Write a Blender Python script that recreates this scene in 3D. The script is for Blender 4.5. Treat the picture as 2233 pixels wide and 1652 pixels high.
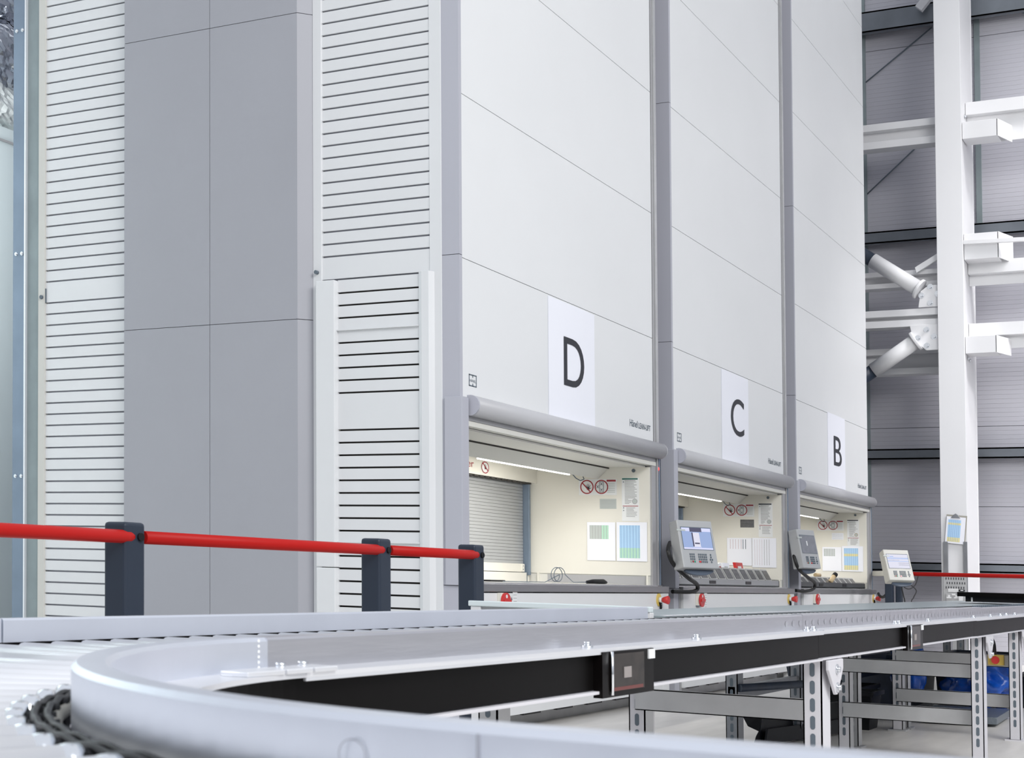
import bpy, bmesh, math, random
from mathutils import Vector, Matrix
random.seed(7)
for o in list(bpy.data.objects): bpy.data.objects.remove(o)
SC = bpy.context.scene
COL = SC.collection
# ------------------------------------------------------------------ camera
FPX, IMW, IMH = 3200.5, 2233, 1652
cd = bpy.data.cameras.new('camera'); cam = bpy.data.objects.new('camera', cd); COL.objects.link(cam); SC.camera = cam
cd.sensor_fit = 'HORIZONTAL'; cd.sensor_width = 36; cd.lens = FPX * 36 / IMW
cd.shift_y = (1217.56 - IMH / 2) / IMW
cd.clip_start = .05; cd.clip_end = 200
yaw, pit, rol = math.radians(26.92), math.radians(1.637), math.radians(.3666)
F = Vector((math.cos(yaw) * math.cos(pit), math.sin(yaw) * math.cos(pit), math.sin(pit)))
R0 = Vector((math.sin(yaw), -math.cos(yaw), 0)); U0 = R0.cross(F)
RR = R0 * math.cos(rol) - U0 * math.sin(rol); UU = U0 * math.cos(rol) + R0 * math.sin(rol)
mw = Matrix((RR, UU, -F)).transposed().to_4x4(); mw.translation = Vector((-7.56749, -4.18011, .82)); cam.matrix_world = mw
cd.dof.use_dof = True; cd.dof.focus_distance = 9.0; cd.dof.aperture_fstop = 13
# ------------------------------------------------------------------ exposure, sky, hall lights
SC.view_settings.view_transform = 'Standard'; SC.view_settings.look = 'None'
SC.view_settings.gamma = 1; SC.view_settings.use_curve_mapping = False; SC.view_settings.exposure = 0.0
wd = bpy.data.worlds.new('world'); SC.world = wd; wd.use_nodes = True
nt = wd.node_tree; nt.nodes.clear()
wo = nt.nodes.new('ShaderNodeOutputWorld'); bg = nt.nodes.new('ShaderNodeBackground')
tc = nt.nodes.new('ShaderNodeTexCoord'); sp = nt.nodes.new('ShaderNodeSeparateXYZ'); rp = nt.nodes.new('ShaderNodeValToRGB')
mp = nt.nodes.new('ShaderNodeMapRange'); mp.inputs[1].default_value = -1; mp.inputs[2].default_value = 1
nt.links.new(tc.outputs['Generated'], sp.inputs[0]); nt.links.new(sp.outputs[2], mp.inputs[0]); nt.links.new(mp.outputs[0], rp.inputs[0])
rp.color_ramp.elements[0].position = .45; rp.color_ramp.elements[0].color = (.42, .43, .45, 1)
rp.color_ramp.elements[1].position = .75; rp.color_ramp.elements[1].color = (.80, .84, .92, 1)
nt.links.new(rp.outputs[0], bg.inputs[0]); bg.inputs[1].default_value = .88; nt.links.new(bg.outputs[0], wo.inputs[0])

def area(name, loc, target, sx, sy, power, col=(1, 1, 1), spread=180):
    l = bpy.data.lights.new(name, 'AREA'); l.shape = 'RECTANGLE'; l.size = sx; l.size_y = sy; l.energy = power; l.color = col; l.spread = math.radians(spread)
    o = bpy.data.objects.new(name, l); COL.objects.link(o); o.location = loc
    d = Vector(target) - Vector(loc); o.rotation_euler = d.to_track_quat('-Z', 'Y').to_euler(); return o
area('rooflight_front', (-7, -12, 9), (.5, 0, 2.5), 8, 5, 1180, (1, .99, .97))
area('rooflight_near', (-9, -9, 9), (2, 0, 2), 6, 6, 260, (.97, .98, 1))
area('bay_lamp', (9.0, -5.0, 11), (12.3, -1.6, 3.5), 1.2, 1.2, 45, (1, .98, .97), 60)
area('bay_lamp_far', (8.0, -9.0, 10), (12.3, -4.5, 2), 2, 2, 190, (1, .98, 1), 70)
area('left_panel_fill', (-.9, 3.75, 4.2), (-.9, 6, 4.2), .8, 3, 130, (.97, 1, 1), 170)  # unseen fill light, added to brighten the pale panel and duct at left

# ------------------------------------------------------------------ materials
K = .03725      # the floor of the hall falls very slightly towards the front, everything follows it
def W(p): return Vector((p[0], p[1], p[2] + K * p[1]))
MATS = {}
def mat(name, col, rough=.5, metal=0, bump=0, bscale=60, var=0, vscale=4, emis=None, estr=0, stretch=None, coat=0, spec=.5):
    m = bpy.data.materials.new(name); m.use_nodes = True; n = m.node_tree; b = n.nodes['Principled BSDF']
    b.inputs['Base Color'].default_value = (*col, 1); b.inputs['Roughness'].default_value = rough; b.inputs['Metallic'].default_value = metal
    b.inputs['Specular IOR Level'].default_value = spec
    if coat: b.inputs['Coat Weight'].default_value = coat
    t = n.nodes.new('ShaderNodeTexCoord'); mpn = n.nodes.new('ShaderNodeMapping'); n.links.new(t.outputs['Object'], mpn.inputs[0])
    if stretch: mpn.inputs['Scale'].default_value = stretch
    if bump:
        no = n.nodes.new('ShaderNodeTexNoise'); no.inputs['Scale'].default_value = bscale; no.inputs['Detail'].default_value = 4
        bp = n.nodes.new('ShaderNodeBump'); bp.inputs['Strength'].default_value = bump; bp.inputs['Distance'].default_value = .01
        n.links.new(mpn.outputs[0], no.inputs['Vector']); n.links.new(no.outputs[0], bp.inputs['Height']); n.links.new(bp.outputs[0], b.inputs['Normal'])
    if var:
        n2 = n.nodes.new('ShaderNodeTexNoise'); n2.inputs['Scale'].default_value = vscale; n2.inputs['Detail'].default_value = 5
        cr = n.nodes.new('ShaderNodeValToRGB'); cr.color_ramp.elements[0].position = .3; cr.color_ramp.elements[1].position = .7
        cr.color_ramp.elements[0].color = (*[max(0, c * (1 - var)) for c in col], 1); cr.color_ramp.elements[1].color = (*[min(1, c * (1 + var)) for c in col], 1)
        n.links.new(mpn.outputs[0], n2.inputs['Vector']); n.links.new(n2.outputs[0], cr.inputs[0]); n.links.new(cr.outputs[0], b.inputs['Base Color'])
    if emis: b.inputs['Emission Color'].default_value = (*emis, 1); b.inputs['Emission Strength'].default_value = estr
    MATS[name] = m; return m
mat('panel_white', (.79, .80, .805), .45, var=.012, vscale=1.5, bump=.03, bscale=250)
mat('slat_white', (.745, .755, .765), .42, var=.015, vscale=1.5)
mat('panel_grey', (.365, .37, .405), .5, var=.02, vscale=1.2, bump=.03, bscale=250)
mat('post_grey', (.47, .475, .53), .45, var=.015, vscale=2)
mat('frame_grey', (.42, .42, .43), .35, .3, var=.03)
mat('tube_grey', (.50, .50, .52), .38, var=.02)
mat('cream', (.80, .775, .70), .5, var=.015, vscale=2)
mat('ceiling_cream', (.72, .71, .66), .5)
mat('shutter', (.42, .43, .44), .4, .2, var=.02)
mat('seam', (.10, .10, .11), .8)
mat('seam_soft', (.42, .42, .43), .8)
mat('dark_gap', (.05, .045, .04), .8)
mat('counter_metal', (.33, .33, .34), .3, .7, bump=.05, bscale=30, stretch=(1, 30, 30), var=.05)
mat('counter_top', (.55, .56, .57), .25, .6)
mat('paper', (.90, .91, .97), .7)
mat('sticker', (.83, .84, .84), .5)
mat('ink', (.025, .027, .035), .6)
mat('ink_grey', (.12, .15, .18), .6)
mat('text_grey', (.38, .38, .38), .7)
mat('red', (.62, .03, .03), .4, coat=.3)
mat('rail_red', (.46, .012, .010), .42, spec=.15)
mat('sign_red', (.35, .02, .03), .5)
mat('post_navy', (.026, .036, .056), .42, spec=.3, var=.05)
mat('yellow', (.75, .55, .12), .45)
mat('green', (.02, .35, .20), .4)
mat('green_dark', (.02, .14, .11), .5)
mat('black', (.006, .006, .007), .35)
mat('black_soft', (.012, .012, .014), .6, spec=.2)
mat('black_gloss', (.004, .0035, .0035), .4, spec=.06, var=.3, vscale=2)
mat('rubber', (.012, .012, .013), .5)
mat('blue_tint', (.45, .67, .90), .6)
mat('green_tint', (.48, .74, .58), .6)
mat('grey_tint', (.52, .56, .54), .6)
mat('yellow_tint', (.80, .74, .38), .6)
mat('pink_tint', (.70, .62, .66), .6)
mat('line_blue', (.20, .35, .62), .6)
mat('console_grey', (.44, .45, .46), .45, var=.02)
mat('console_beige', (.58, .57, .52), .45)
mat('console_side', (.40, .40, .40), .5)
mat('disc_blue', (.10, .13, .18), .4)
mat('screen_lit', (.01, .01, .012), .6, spec=.1, emis=(.40, .52, .84), estr=.85)
mat('screen_lilac', (.01, .01, .012), .6, spec=.1, emis=(.72, .74, .98), estr=1.0)
mat('screen_white', (.01, .01, .012), .6, spec=.1, emis=(.86, .86, 1), estr=.88)
mat('screen_bar', (.01, .01, .012), .6, spec=.1, emis=(.10, .10, .16), estr=1)
mat('screen_blue', (.01, .01, .012), .6, spec=.1, emis=(.18, .40, .85), estr=1)
mat('screen_off', (.22, .23, .26), .15, var=.08, vscale=20)
mat('tube_light', (1, 1, 1), .4, emis=(1, .98, .92), estr=9)
mat('led_red', (.8, .02, .02), .3, emis=(1, .03, .02), estr=3)
mat('alu', (.60, .60, .635), .30, .85, bump=.06, bscale=14, stretch=(1, 1, 14), var=.04)
mat('alu_glint', (.66, .665, .70), .30, .85)
mat('alu_near', (.77, .80, .87), .36, .8, var=.04, vscale=3, bump=.03, bscale=8)
mat('alu_top', (.82, .83, .86), .3, .5)
mat('zinc', (.54, .545, .55), .42, .45, var=.08, vscale=6, bump=.05, bscale=40)
mat('zinc_dark', (.30, .31, .33), .4, .7, var=.10, vscale=7)
mat('zinc_blue', (.21, .27, .35), .42, .35, var=.10, vscale=3)
mat('zinc_green', (.26, .31, .32), .5, .2, var=.10, vscale=5)
mat('roller_steel', (.80, .81, .84), .34, .5, var=.03)
mat('roller_end', (.9, .92, .95), .15, 1)
mat('leg_white', (.66, .65, .68), .45, var=.03)
mat('bolt', (.75, .77, .80), .2, 1)
mat('table_top', (.40, .46, .48), .35, .35, var=.02)
mat('steel_white', (.79, .79, .80), .45, var=.015, vscale=1)
mat('wall_panel', (.52, .515, .56), .42, .1, var=.04, vscale=.7)
mat('purlin', (.19, .21, .235), .42, .4, var=.15, vscale=2)
mat('wall_pale', (.72, .80, .81), .5, var=.04, vscale=.6)
mat('foil', (.72, .74, .78), .14, 1, bump=.9, bscale=9)
mat('cloth_white', (.62, .65, .65), .6)
mat('floor', (.76, .735, .70), .38, var=.06, vscale=2.2, bump=.04, bscale=12, stretch=(1, 5, 1))
mat('crate_black', (.008, .009, .012), .4, spec=.2)
mat('crate_navy', (.022, .032, .055), .35, var=.2, vscale=12)
mat('bag_blue', (.006, .085, .45), .25, bump=.6, bscale=14, var=.5, vscale=7)
mat('card', (.40, .38, .33), .8, var=.08, vscale=8)
mat('plate_steel', (.20, .23, .26), .4, .6, bump=.4, bscale=60)
mat('bin_grey', (.46, .46, .45), .5, var=.04)
mat('bin_window', (.07, .07, .075), .3, var=.3, vscale=30)
mat('tray_grey', (.40, .41, .42), .4, .4)
mat('tray_dark', (.08, .085, .09), .4, .3)
mat('brass', (.50, .38, .22), .4)
mat('clear', (.3, .3, .3), .05)
cm = MATS['clear'].node_tree.nodes['Principled BSDF']; cm.inputs['Transmission Weight'].default_value = .9; cm.inputs['Roughness'].default_value = .08; cm.inputs['Base Color'].default_value = (.8, .78, .74, 1)
mat('window_inner', (.030, .024, .020), .25, .1, spec=.3, var=.5, vscale=25)
mat('black_shiny', (.005, .004, .004), .3, spec=.08)
mat('seam_alu', (.50, .51, .56), .5, .3)
mat('label_grey', (.30, .27, .26), .6)
mat('red_dim', (.14, .03, .025), .4)
mat('cream_grey', (.62, .61, .57), .5)

# ------------------------------------------------------------------ mesh helpers
class MB:
    def __init__(s): s.v = []; s.f = []; s.m = []; s.mats = []; s.sm = []
    def mi(s, m):
        if m not in s.mats: s.mats.append(m)
        return s.mats.index(m)
    def add(s, vs, fs, m, smooth=False):
        b = len(s.v); s.v += [tuple(p) for p in vs]; i = s.mi(m)
        for f in fs: s.f.append([b + k for k in f]); s.m.append(i); s.sm.append(smooth)
        return s
    def box(s, x0, x1, y0, y1, z0, z1, m):
        vs = [(x, y, z) for x in (x0, x1) for y in (y0, y1) for z in (z0, z1)]
        return s.add(vs, [(0, 1, 3, 2), (4, 6, 7, 5), (0, 4, 5, 1), (2, 3, 7, 6), (0, 2, 6, 4), (1, 5, 7, 3)], m)
    def obox(s, o, a, b, c, m):      # box from a corner and three edge vectors
        o, a, b, c = map(Vector, (o, a, b, c)); vs = [o + a * i + b * j + c * k for i in (0, 1) for j in (0, 1) for k in (0, 1)]
        return s.add(vs, [(0, 1, 3, 2), (4, 6, 7, 5), (0, 4, 5, 1), (2, 3, 7, 6), (0, 2, 6, 4), (1, 5, 7, 3)], m)
    def prism(s, pts, d, m, smooth=False):    # closed outline pts pushed along d
        n = len(pts); d = Vector(d); vs = [Vector(p) for p in pts] + [Vector(p) + d for p in pts]
        s.add(vs, [tuple(range(n)), tuple(range(2 * n - 1, n - 1, -1))], m)
        return s.add(vs, [(i, (i + 1) % n, n + (i + 1) % n, n + i) for i in range(n)], m, smooth)
    def tube(s, path, r, m, n=10, cap=True):
        P = [Vector(p) for p in path]; rs = r if isinstance(r, (list, tuple)) else [r] * len(P); vs = []
        up = None
        for i, p in enumerate(P):
            t = (P[min(i + 1, len(P) - 1)] - P[max(i - 1, 0)]).normalized()
            if up is None:
                a = Vector((0, 0, 1)) if abs(t.z) < .9 else Vector((1, 0, 0)); up = t.cross(a).normalized()
            up = (up - t * up.dot(t)).normalized(); w = t.cross(up)
            for k in range(n):
                an = 2 * math.pi * k / n; vs.append(p + (up * math.cos(an) + w * math.sin(an)) * rs[i])
        fs = [(i * n + k, i * n + (k + 1) % n, (i + 1) * n + (k + 1) % n, (i + 1) * n + k) for i in range(len(P) - 1) for k in range(n)]
        s.add(vs, fs, m, True)
        if cap: s.add([vs[k] for k in range(n)], [tuple(range(n))], m); s.add(vs[-n:], [tuple(range(n))], m)
        return s
    def cyl(s, p0, p1, r, m, n=16): return s.tube([p0, p1], r, m, n)
    def disc(s, c, a, b, m, n=28, r0=0):      # ellipse, or ring when r0 > 0
        c, a, b = map(Vector, (c, a, b)); an = [2 * math.pi * k / n for k in range(n)]
        o = [c + a * math.cos(t) + b * math.sin(t) for t in an]
        if not r0: return s.add(o, [tuple(range(n))], m)
        i_ = [c + (a * math.cos(t) + b * math.sin(t)) * r0 for t in an]
        return s.add(o + i_, [(k, (k + 1) % n, n + (k + 1) % n, n + k) for k in range(n)], m)
    def quad(s, a, b, c, d, m): return s.add([a, b, c, d], [(0, 1, 2, 3)], m)
    def build(s, name, parent=None, bevel=0, label=None, seg=2):
        base = parent['_b'] if parent is not None and '_b' in parent else None
        L = Vector(parent['_b']) if base is not None else Vector((0, 0, 0))
        me = bpy.data.meshes.new(name); me.from_pydata([tuple(W(p) - L) for p in s.v], [], s.f)
        for m in s.mats: me.materials.append(MATS[m])
        me.polygons.foreach_set('material_index', s.m); me.polygons.foreach_set('use_smooth', s.sm); me.update()
        bm = bmesh.new(); bm.from_mesh(me); bmesh.ops.remove_doubles(bm, verts=bm.verts, dist=1e-6)
        bmesh.ops.recalc_face_normals(bm, faces=bm.faces)
        bm.to_mesh(me); bm.free()
        o = bpy.data.objects.new(name, me); COL.objects.link(o)
        if parent is not None:
            o.parent = parent; o['_b'] = tuple(L)
        if bevel:
            md = o.modifiers.new('bevel', 'BEVEL'); md.width = bevel; md.segments = seg; md.limit_method = 'ANGLE'; md.angle_limit = math.radians(35)
        if label: o['label'] = label
        return o
def thing(name, label, cat, loc, group=None):
    o = bpy.data.objects.new(name, None); COL.objects.link(o); o.empty_display_size = .1
    o.location = W(loc); o['_b'] = tuple(W(loc)); o['label'] = label; o['category'] = cat
    if group: o['group'] = group
    return o
def tag(o, label, cat, group=None):
    o['label'] = label; o['category'] = cat
    if group: o['group'] = group
    return o
def struct(o): o['kind'] = 'structure'; return o
def text(mb, s, fn, x0, x1, z0, z1, m, bold=0):   # letters fitted to a box on a plane: fn(a, b) -> point
    cu = bpy.data.curves.new('t', 'FONT'); cu.body = s; cu.fill_mode = 'FRONT'; cu.offset = bold; cu.resolution_u = 6
    ob = bpy.data.objects.new('t', cu); COL.objects.link(ob); bpy.context.view_layer.update()
    me = bpy.data.meshes.new_from_object(ob.evaluated_get(bpy.context.evaluated_depsgraph_get()))
    xs = [v.co.x for v in me.vertices]; ys = [v.co.y for v in me.vertices]
    a0, a1, b0, b1 = min(xs), max(xs), min(ys), max(ys)
    vs = [fn(x0 + (v.co.x - a0) / (a1 - a0) * (x1 - x0), z0 + (v.co.y - b0) / (b1 - b0) * (z1 - z0)) for v in me.vertices]
    mb.add(vs, [tuple(p.vertices) for p in me.polygons], m)
    bpy.data.objects.remove(ob); bpy.data.curves.remove(cu); bpy.data.meshes.remove(me)
def fy(y): return lambda a, b: (a, y, b)              # drawing on a front (x to the right)
def fx(x): return lambda a, b: (x, -a, b)             # drawing on a side that faces -x (a grows to the right = -y)

# ================================================================== SETTING
struct(MB().box(-9, 14, -9, 7, -.1, 0, 'floor').build('floor'))
mb = MB(); h = -.1; pr = []
z = 0.0
while z < 11.5:            # wide flat ribs with small grooves, a deeper joint about every metre
    j = abs(((z - .97) / 1.03) - round((z - .97) / 1.03)) < .012
    pr += [(12.3, z), (12.3, z + .050), (12.3 + (.02 if j else .0025), z + .052), (12.3 + (.02 if j else .0025), z + .0555)]
    z += .0585
vs = [(a, y, b) for y in (-9, 7) for a, b in pr]; n = len(pr)
mb.add(vs, [(i, i + 1, n + i + 1, n + i) for i in range(n - 1)], 'wall_panel')
mb.box(12.33, 12.45, -9, 7, -.1, 11.6, 'wall_panel')
struct(mb.build('wall_right'))
mb = MB().box(-9, 12.3, 6, 6.1, -.1, 5.9, 'wall_pale').box(-9, 12.3, 5.98, 6, 2.98, 3.0, 'seam_soft')
struct(mb.build('wall_back'))
mb = MB().box(12.27, 12.3, -1.05, -.98, 5.72, 11.5, 'zinc_green').box(12.25, 12.3, .45, .6, 0, 11.5, 'zinc_green')
struct(mb.build('trim_1'))
for i, (a, b, d) in enumerate([(1.18, 1.30, .16), (2.66, 2.80, .20), (5.56, 5.72, .22), (8.42, 8.70, .25)]):
    m = MB().box(12.3 - d, 12.3, -9, 5, b - .02, b, 'purlin').box(12.3 - d, 12.3 - d + .02, -9, 5, a, b, 'purlin').box(12.3 - d, 12.3 - d + .09, -9, 5, a, a + .02, 'purlin')
    struct(m.build('trim_%d' % (i + 2)))

# ================================================================== STEEL FRAME ON THE RIGHT
def bolts(par, pts, nx, r=.016, t=.018, m='bolt'):
    nx = Vector(nx)
    for p in pts:
        mb = MB(); p = Vector(p); mb.cyl(p, p + nx * t, r, m, 6); mb.cyl(p, p + nx * .004, r * 1.7, m, 12); mb.build('bolt', par)
t = thing('steel_column', 'tall white painted steel column in front of the ribbed wall', 'column', (11.3, -.87, 0))
MB().box(10.93, 10.955, -1.03, -.715, 0, 11, 'steel_white').build('flange', t, .004)
MB().box(10.955, 11.75, -1.025, -.99, 0, 11, 'steel_white').build('web', t, .004)
MB().box(11.75, 11.78, -1.03, -.715, 0, 11, 'steel_white').build('flange', t, .004)
MB().box(10.9, 11.8, -1.05, -.713, 0, .03, 'steel_white').build('base_plate', t, .004)
bolts(t, [(11.15 + .14 * i, -1.03, hh + .14 * j) for hh in (3.82,) for i in (0, 1) for j in (0, 1)], (0, -1, 0))
bolts(t, [(11.2, -1.03, 6.72), (11.2, -1.03, 6.86), (11.15, -1.03, 5.30)], (0, -1, 0))
def ibeam(name, y0, y1, h0, h1, x, label, w=.16, tf=.04):
    t = thing(name, label, 'beam', (x, (y0 + y1) / 2, h0))
    MB().box(x, x + w, y0, y1, h1 - tf, h1, 'steel_white').build('flange', t, .003)
    MB().box(x, x + w, y0, y1, h0, h0 + tf, 'steel_white').build('flange', t, .003)
    MB().box(x + w * .55, x + w * .55 + .012, y0, y1, h0 + tf, h1 - tf, 'steel_white').build('web', t)
    return t
ibeam('steel_beam', -.72, 3.2, 6.56, 6.88, 11.15, 'top left white steel beam joined to the column', .2, .09)
ibeam('steel_beam', -.72, 3.2, 4.76, 4.97, 11.15, 'white steel beam behind the upper bracing pipe', .2, .06)
ibeam('steel_beam', -.72, 3.2, 4.23, 4.45, 11.0, 'white steel beam running between the two bracing pipes', .2, .085)
ibeam('steel_beam', -.72, 3.2, 3.72, 4.06, 11.6, 'lowest white steel beam left of the column, in shadow', .2, .08)
def rbeam(h0, h1, s0, s1, label, y_stub):
    t = thing('steel_beam', label, 'beam', (11.4, -2, h0))
    MB().box(11.25, 11.45, -8.5, -1.03, h1 - .16, h1, 'steel_white').build('flange', t, .004)
    MB().box(11.35, 11.37, -8.5, -1.03, h0, h1 - .16, 'steel_white').build('web', t)
    if s1:
        MB().box(11.0, 11.3, y_stub, -1.03, s0, s1, 'steel_white').build('bracket', t, .004)
        MB().prism([(11.0, y_stub, s0), (11.0, y_stub, s1), (11.35, y_stub - .12, s1), (11.35, y_stub - .12, s0)], (0, .012, 0), 'steel_white').build('end_plate', t)
rbeam(6.55, 7.05, 6.52, 6.73, 'top right white steel beam beside the column with a hollow bracket', -1.45)
rbeam(4.76, 5.05, 5.02, 5.34, 'middle right white steel beam beside the column under a boxed bracket', -1.44)
rbeam(3.96, 4.27, 3.86, 4.07, 'bottom right white steel beam beside the column on a square stub', -1.40)
def brace(a, b, sleeve, label, gx):
    a, b = Vector(a), Vector(b); d = (b - a).normalized()
    t = thing('bracing_pipe', label, 'pipe', tuple((a + b) / 2))
    MB().cyl(a, b, .095, 'steel_white', 28).build('pipe', t)
    MB().cyl(a - d * .9, a, .085, 'post_navy', 24).build('sleeve', t, label='dark sleeve')
    MB().cyl(b, b + d * .035, .13, 'steel_white', 28).build('end_plate', t, .004)
    mb = MB().prism([(10.98, y, z) for y, z in gx], (.03, 0, 0), 'steel_white')
    gp = mb.build('gusset_plate', t, .003)
    cy = sum(y for y, z in gx) / len(gx); cz = sum(z for y, z in gx) / len(gx)
    bolts(gp, [(10.98, cy + dy, cz + dz) for dy, dz in ((.09, 0), (-.02, .10), (-.02, -.10), (-.11, .01))], (-1, 0, 0), .022, .03)
brace((10.98, .09, 5.09), (10.98, -.47, 4.70), 0, 'upper white bracing pipe sloping down to the column', [(-.47, 4.46), (-.712, 4.46), (-.712, 4.73), (-.60, 4.73), (-.50, 4.66)])
brace((10.98, .10, 3.69), (10.98, -.42, 4.03), 0, 'lower white bracing pipe sloping up to the column', [(-.36, 4.24), (-.712, 4.24), (-.712, 3.92), (-.56, 3.92), (-.40, 4.06)])
def rod(a, b, label):
    tag(MB().cyl(a, b, .009, 'ink_grey', 8).build('tie_rod'), label, 'cable')
rod((12.285, .5, 7.79), (12.285, -.44, 8.45), 'thin dark tie rod left of the column, uppermost')
rod((12.285, .5, 6.25), (12.285, -.20, 6.85), 'thin dark tie rod left of the column, below the top beam')
rod((12.285, -1.05, 8.72), (12.285, -2.1, 8.25), 'thin dark tie rod at the top right of the column')
tag(MB().obox((11.9, -.30, 8.62), (0, -.30, .34), (0, -.08, -.07), (.08, 0, 0), 'steel_white').build('diagonal_strut', None, .003), 'short white diagonal strut at the top edge left of the column', 'strut')
tag(MB().obox((10.94, -1.035, 5.20), (0, -2.0, -.05), (0, 0, .05), (.04, 0, 0), 'steel_white').build('diagonal_strut', None, .003), 'thin white strut leaving the column above the middle right beam', 'strut')
tag(MB().obox((11.05, -.42, 4.98), (0, -.30, .17), (0, -.02, -.07), (.05, 0, 0), 'steel_white').build('diagonal_strut', None, .003), 'small white strut propping the beam behind the upper bracing pipe', 'strut')

# ================================================================== STORAGE LIFTS
def lift(ox, L, side):
    """one vertical storage lift, its front in the plane y=0, ox = left corner"""
    t = thing('storage_lift', L['label'], 'storage lift', (ox + 1.65, 1.6, 0)); X = lambda v: ox + v
    top = 7.9 if side == 'D' else 9.6
    # front skin above the opening, with its joints
    mb = MB()
    js = [2.03, 2.885, 3.86, 4.83, 5.80, 6.77, 7.74, 8.7, 9.6] if side == 'D' else [2.03, 2.60 + .0, 3.56, 4.53, 5.50, 6.47, 7.44, 8.4, 9.4]
    js = [2.03] + [v for v in L['joints']]
    for a, b in zip(js, js[1:]):
        mb.box(X(.035), X(3.105), 0, .02, a + .0025, b - .0025, 'panel_white')
    mb.box(X(.04), X(3.10), .012, .022, js[0], js[-1], 'seam_soft')
    mb.build('front_panel', t)
    if side != 'B':
      mb = MB(); mb.box(X(3.115), X(3.15), -.004, .03, 2.03, js[-1], 'frame_grey').box(X(3.155), X(3.20), -.012, .03, 2.03, js[-1], 'zinc').box(X(3.15), X(3.235), .03, .12, 2.03, js[-1], 'black').build('side_channel', t, label='narrow steel channel down the right edge')
    # carcass
    mb = MB().box(X(.02), X(3.24 if side != 'B' else 3.10), .125, 3.27, 2.03, js[-1], 'post_grey').box(X(.02), X(3.24), 1.12, 3.27, .05, 2.03, 'post_grey')
    mb.build('carcass', t)
    # grey corner post
    mb = MB()
    for a, b in zip([.02] + L['posts'], L['posts'] + [js[-1]]): mb.box(X(0), X(.034), 0, .118, a + .002, b - .002, 'post_grey')
    mb.box(X(.004), X(.03), .004, .114, .02, js[-1], 'seam').build('corner_post', t)
    MB().prism([(X(0), -.02, .912), (X(-.015), -.02, .912), (X(-.015), .098, .912), (X(.04), .098, .912), (X(.072), .02, .912), (X(.072), -.02, .912)], (0, 0, 1.115), 'post_grey').build('opening_cover', t, .003)
    # rounded bar over the opening
    mb = MB(); r = .062; cz = 1.985; pts = []
    for k in range(15):
        an = math.radians(100 - 200 * k / 14); pts.append((X(.10), -.02 - r * math.cos(an) , cz + r * math.sin(an)))
    pts += [(X(.10), .02, cz - r), (X(.10), .02, cz + r)]
    mb.prism(pts, (2.93 + .17, 0, 0), 'tube_grey', True)
    o = mb.build('opening_bar', t)
    MB().prism([(X(.085), y, z) for _, y, z in pts], (.015, 0, 0), 'post_grey').build('end_cap', t); MB().prism([(X(3.20), y, z) for _, y, z in pts], (.012, 0, 0), 'tube_grey').build('end_cap', t)
    # lintel under the bar
    MB().box(X(.08), X(3.16), .0, .03, 1.895, 1.925, 'frame_grey').box(X(.08), X(3.15), -.006, .05, 1.862, 1.893, 'ceiling_cream').build('lintel', t, .003)
    # opening frame right
    MB().box(X(3.075), X(3.16), .0, .09, .93, 1.90, 'frame_grey').box(X(3.165), X(3.185), -.012, .03, .92, 1.925, 'frame_grey').box(X(3.185), X(3.205), .012, .03, .92, 1.925, 'black').box(X(3.205), X(3.225), -.012, .03, .92, 1.925, 'zinc_blue').build('opening_frame', t, .002)
    mb = MB()
    for k in range(7): mb.box(X(3.184), X(3.206), .006, .014, 1.02 + .13 * k, 1.024 + .13 * k, 'frame_grey')
    mb.box(X(3.186), X(3.204), .004, .014, 1.79, 1.905, 'frame_grey'); mb.build('sensor_strip', t)
    if side == 'D':
        MB().cyl((X(3.195), .004, 1.845), (X(3.195), -.012, 1.845), .011, 'led_red', 12).build('red_lamp', t, label='lit red lamp')
    # compartment
    m = 'cream'
    MB().box(X(3.06), X(3.075), .015, 1.10, 1.006, 1.848, m).build('side_wall', t)
    MB().box(X(3.068), X(3.08), .02, 1.10, .93, 1.006, 'ceiling_cream').box(X(3.066), X(3.070), .05, .9, .935, 1.0, 'seam_soft').box(X(3.05), X(3.066), .03, .045, .93, 1.006, m).box(X(3.05), X(3.066), .97, .985, .93, 1.006, m).build('ledge', t)
    MB().box(X(.06), X(.075), .015, 1.10, .93, 1.848, m).build('side_wall', t)
    MB().box(X(.06), X(3.06), .05, .36, 1.848, 1.86, 'ceiling_cream').build('soffit', t)
    MB().prism([(X(.075), .36, 1.842), (X(.075), .365, 1.848), (X(.075), .46, 1.765), (X(.075), .45, 1.758)], (2.98, 0, 0), 'ceiling_cream').build('canopy', t)
    MB().prism([(X(.075), .352, 1.838), (X(.075), .352, 1.848), (X(.075), .362, 1.848), (X(.075), .362, 1.838)], (2.98, 0, 0), 'dark_gap').build('canopy_gap', t)
    MB().box(X(.075), X(3.06), .47, 1.10, 1.86, 1.87, m).build('inner_ceiling', t)
    MB().prism([(X(1.08), .455, 1.752), (X(1.08), .455, 1.764), (X(1.08), .470, 1.764), (X(1.08), .470, 1.752)], (1.46, 0, 0), 'tube_light').build('strip_light', t, label='lit strip lamp')
    ar = bpy.data.lights.new('strip_lamp', 'AREA'); ar.shape = 'RECTANGLE'; ar.size = 1.46; ar.size_y = .05; ar.energy = L['pw']; ar.color = (1, .97, .90)
    ao = bpy.data.objects.new('strip_lamp', ar); COL.objects.link(ao); ao.location = W((X(1.81), .53, 1.735)); ao.rotation_euler = (math.radians(18), 0, 0)
    # back wall with roller shutter
    mb = MB(); z = 1.05
    while z < 1.80: mb.box(X(.08), X(2.995), 1.083, 1.095, z, z + .0235, 'shutter'); z += .0255
    mb.box(X(.08), X(3.0), 1.095, 1.10, 1.03, 1.84, 'dark_gap'); mb.build('shutter', t)
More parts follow.
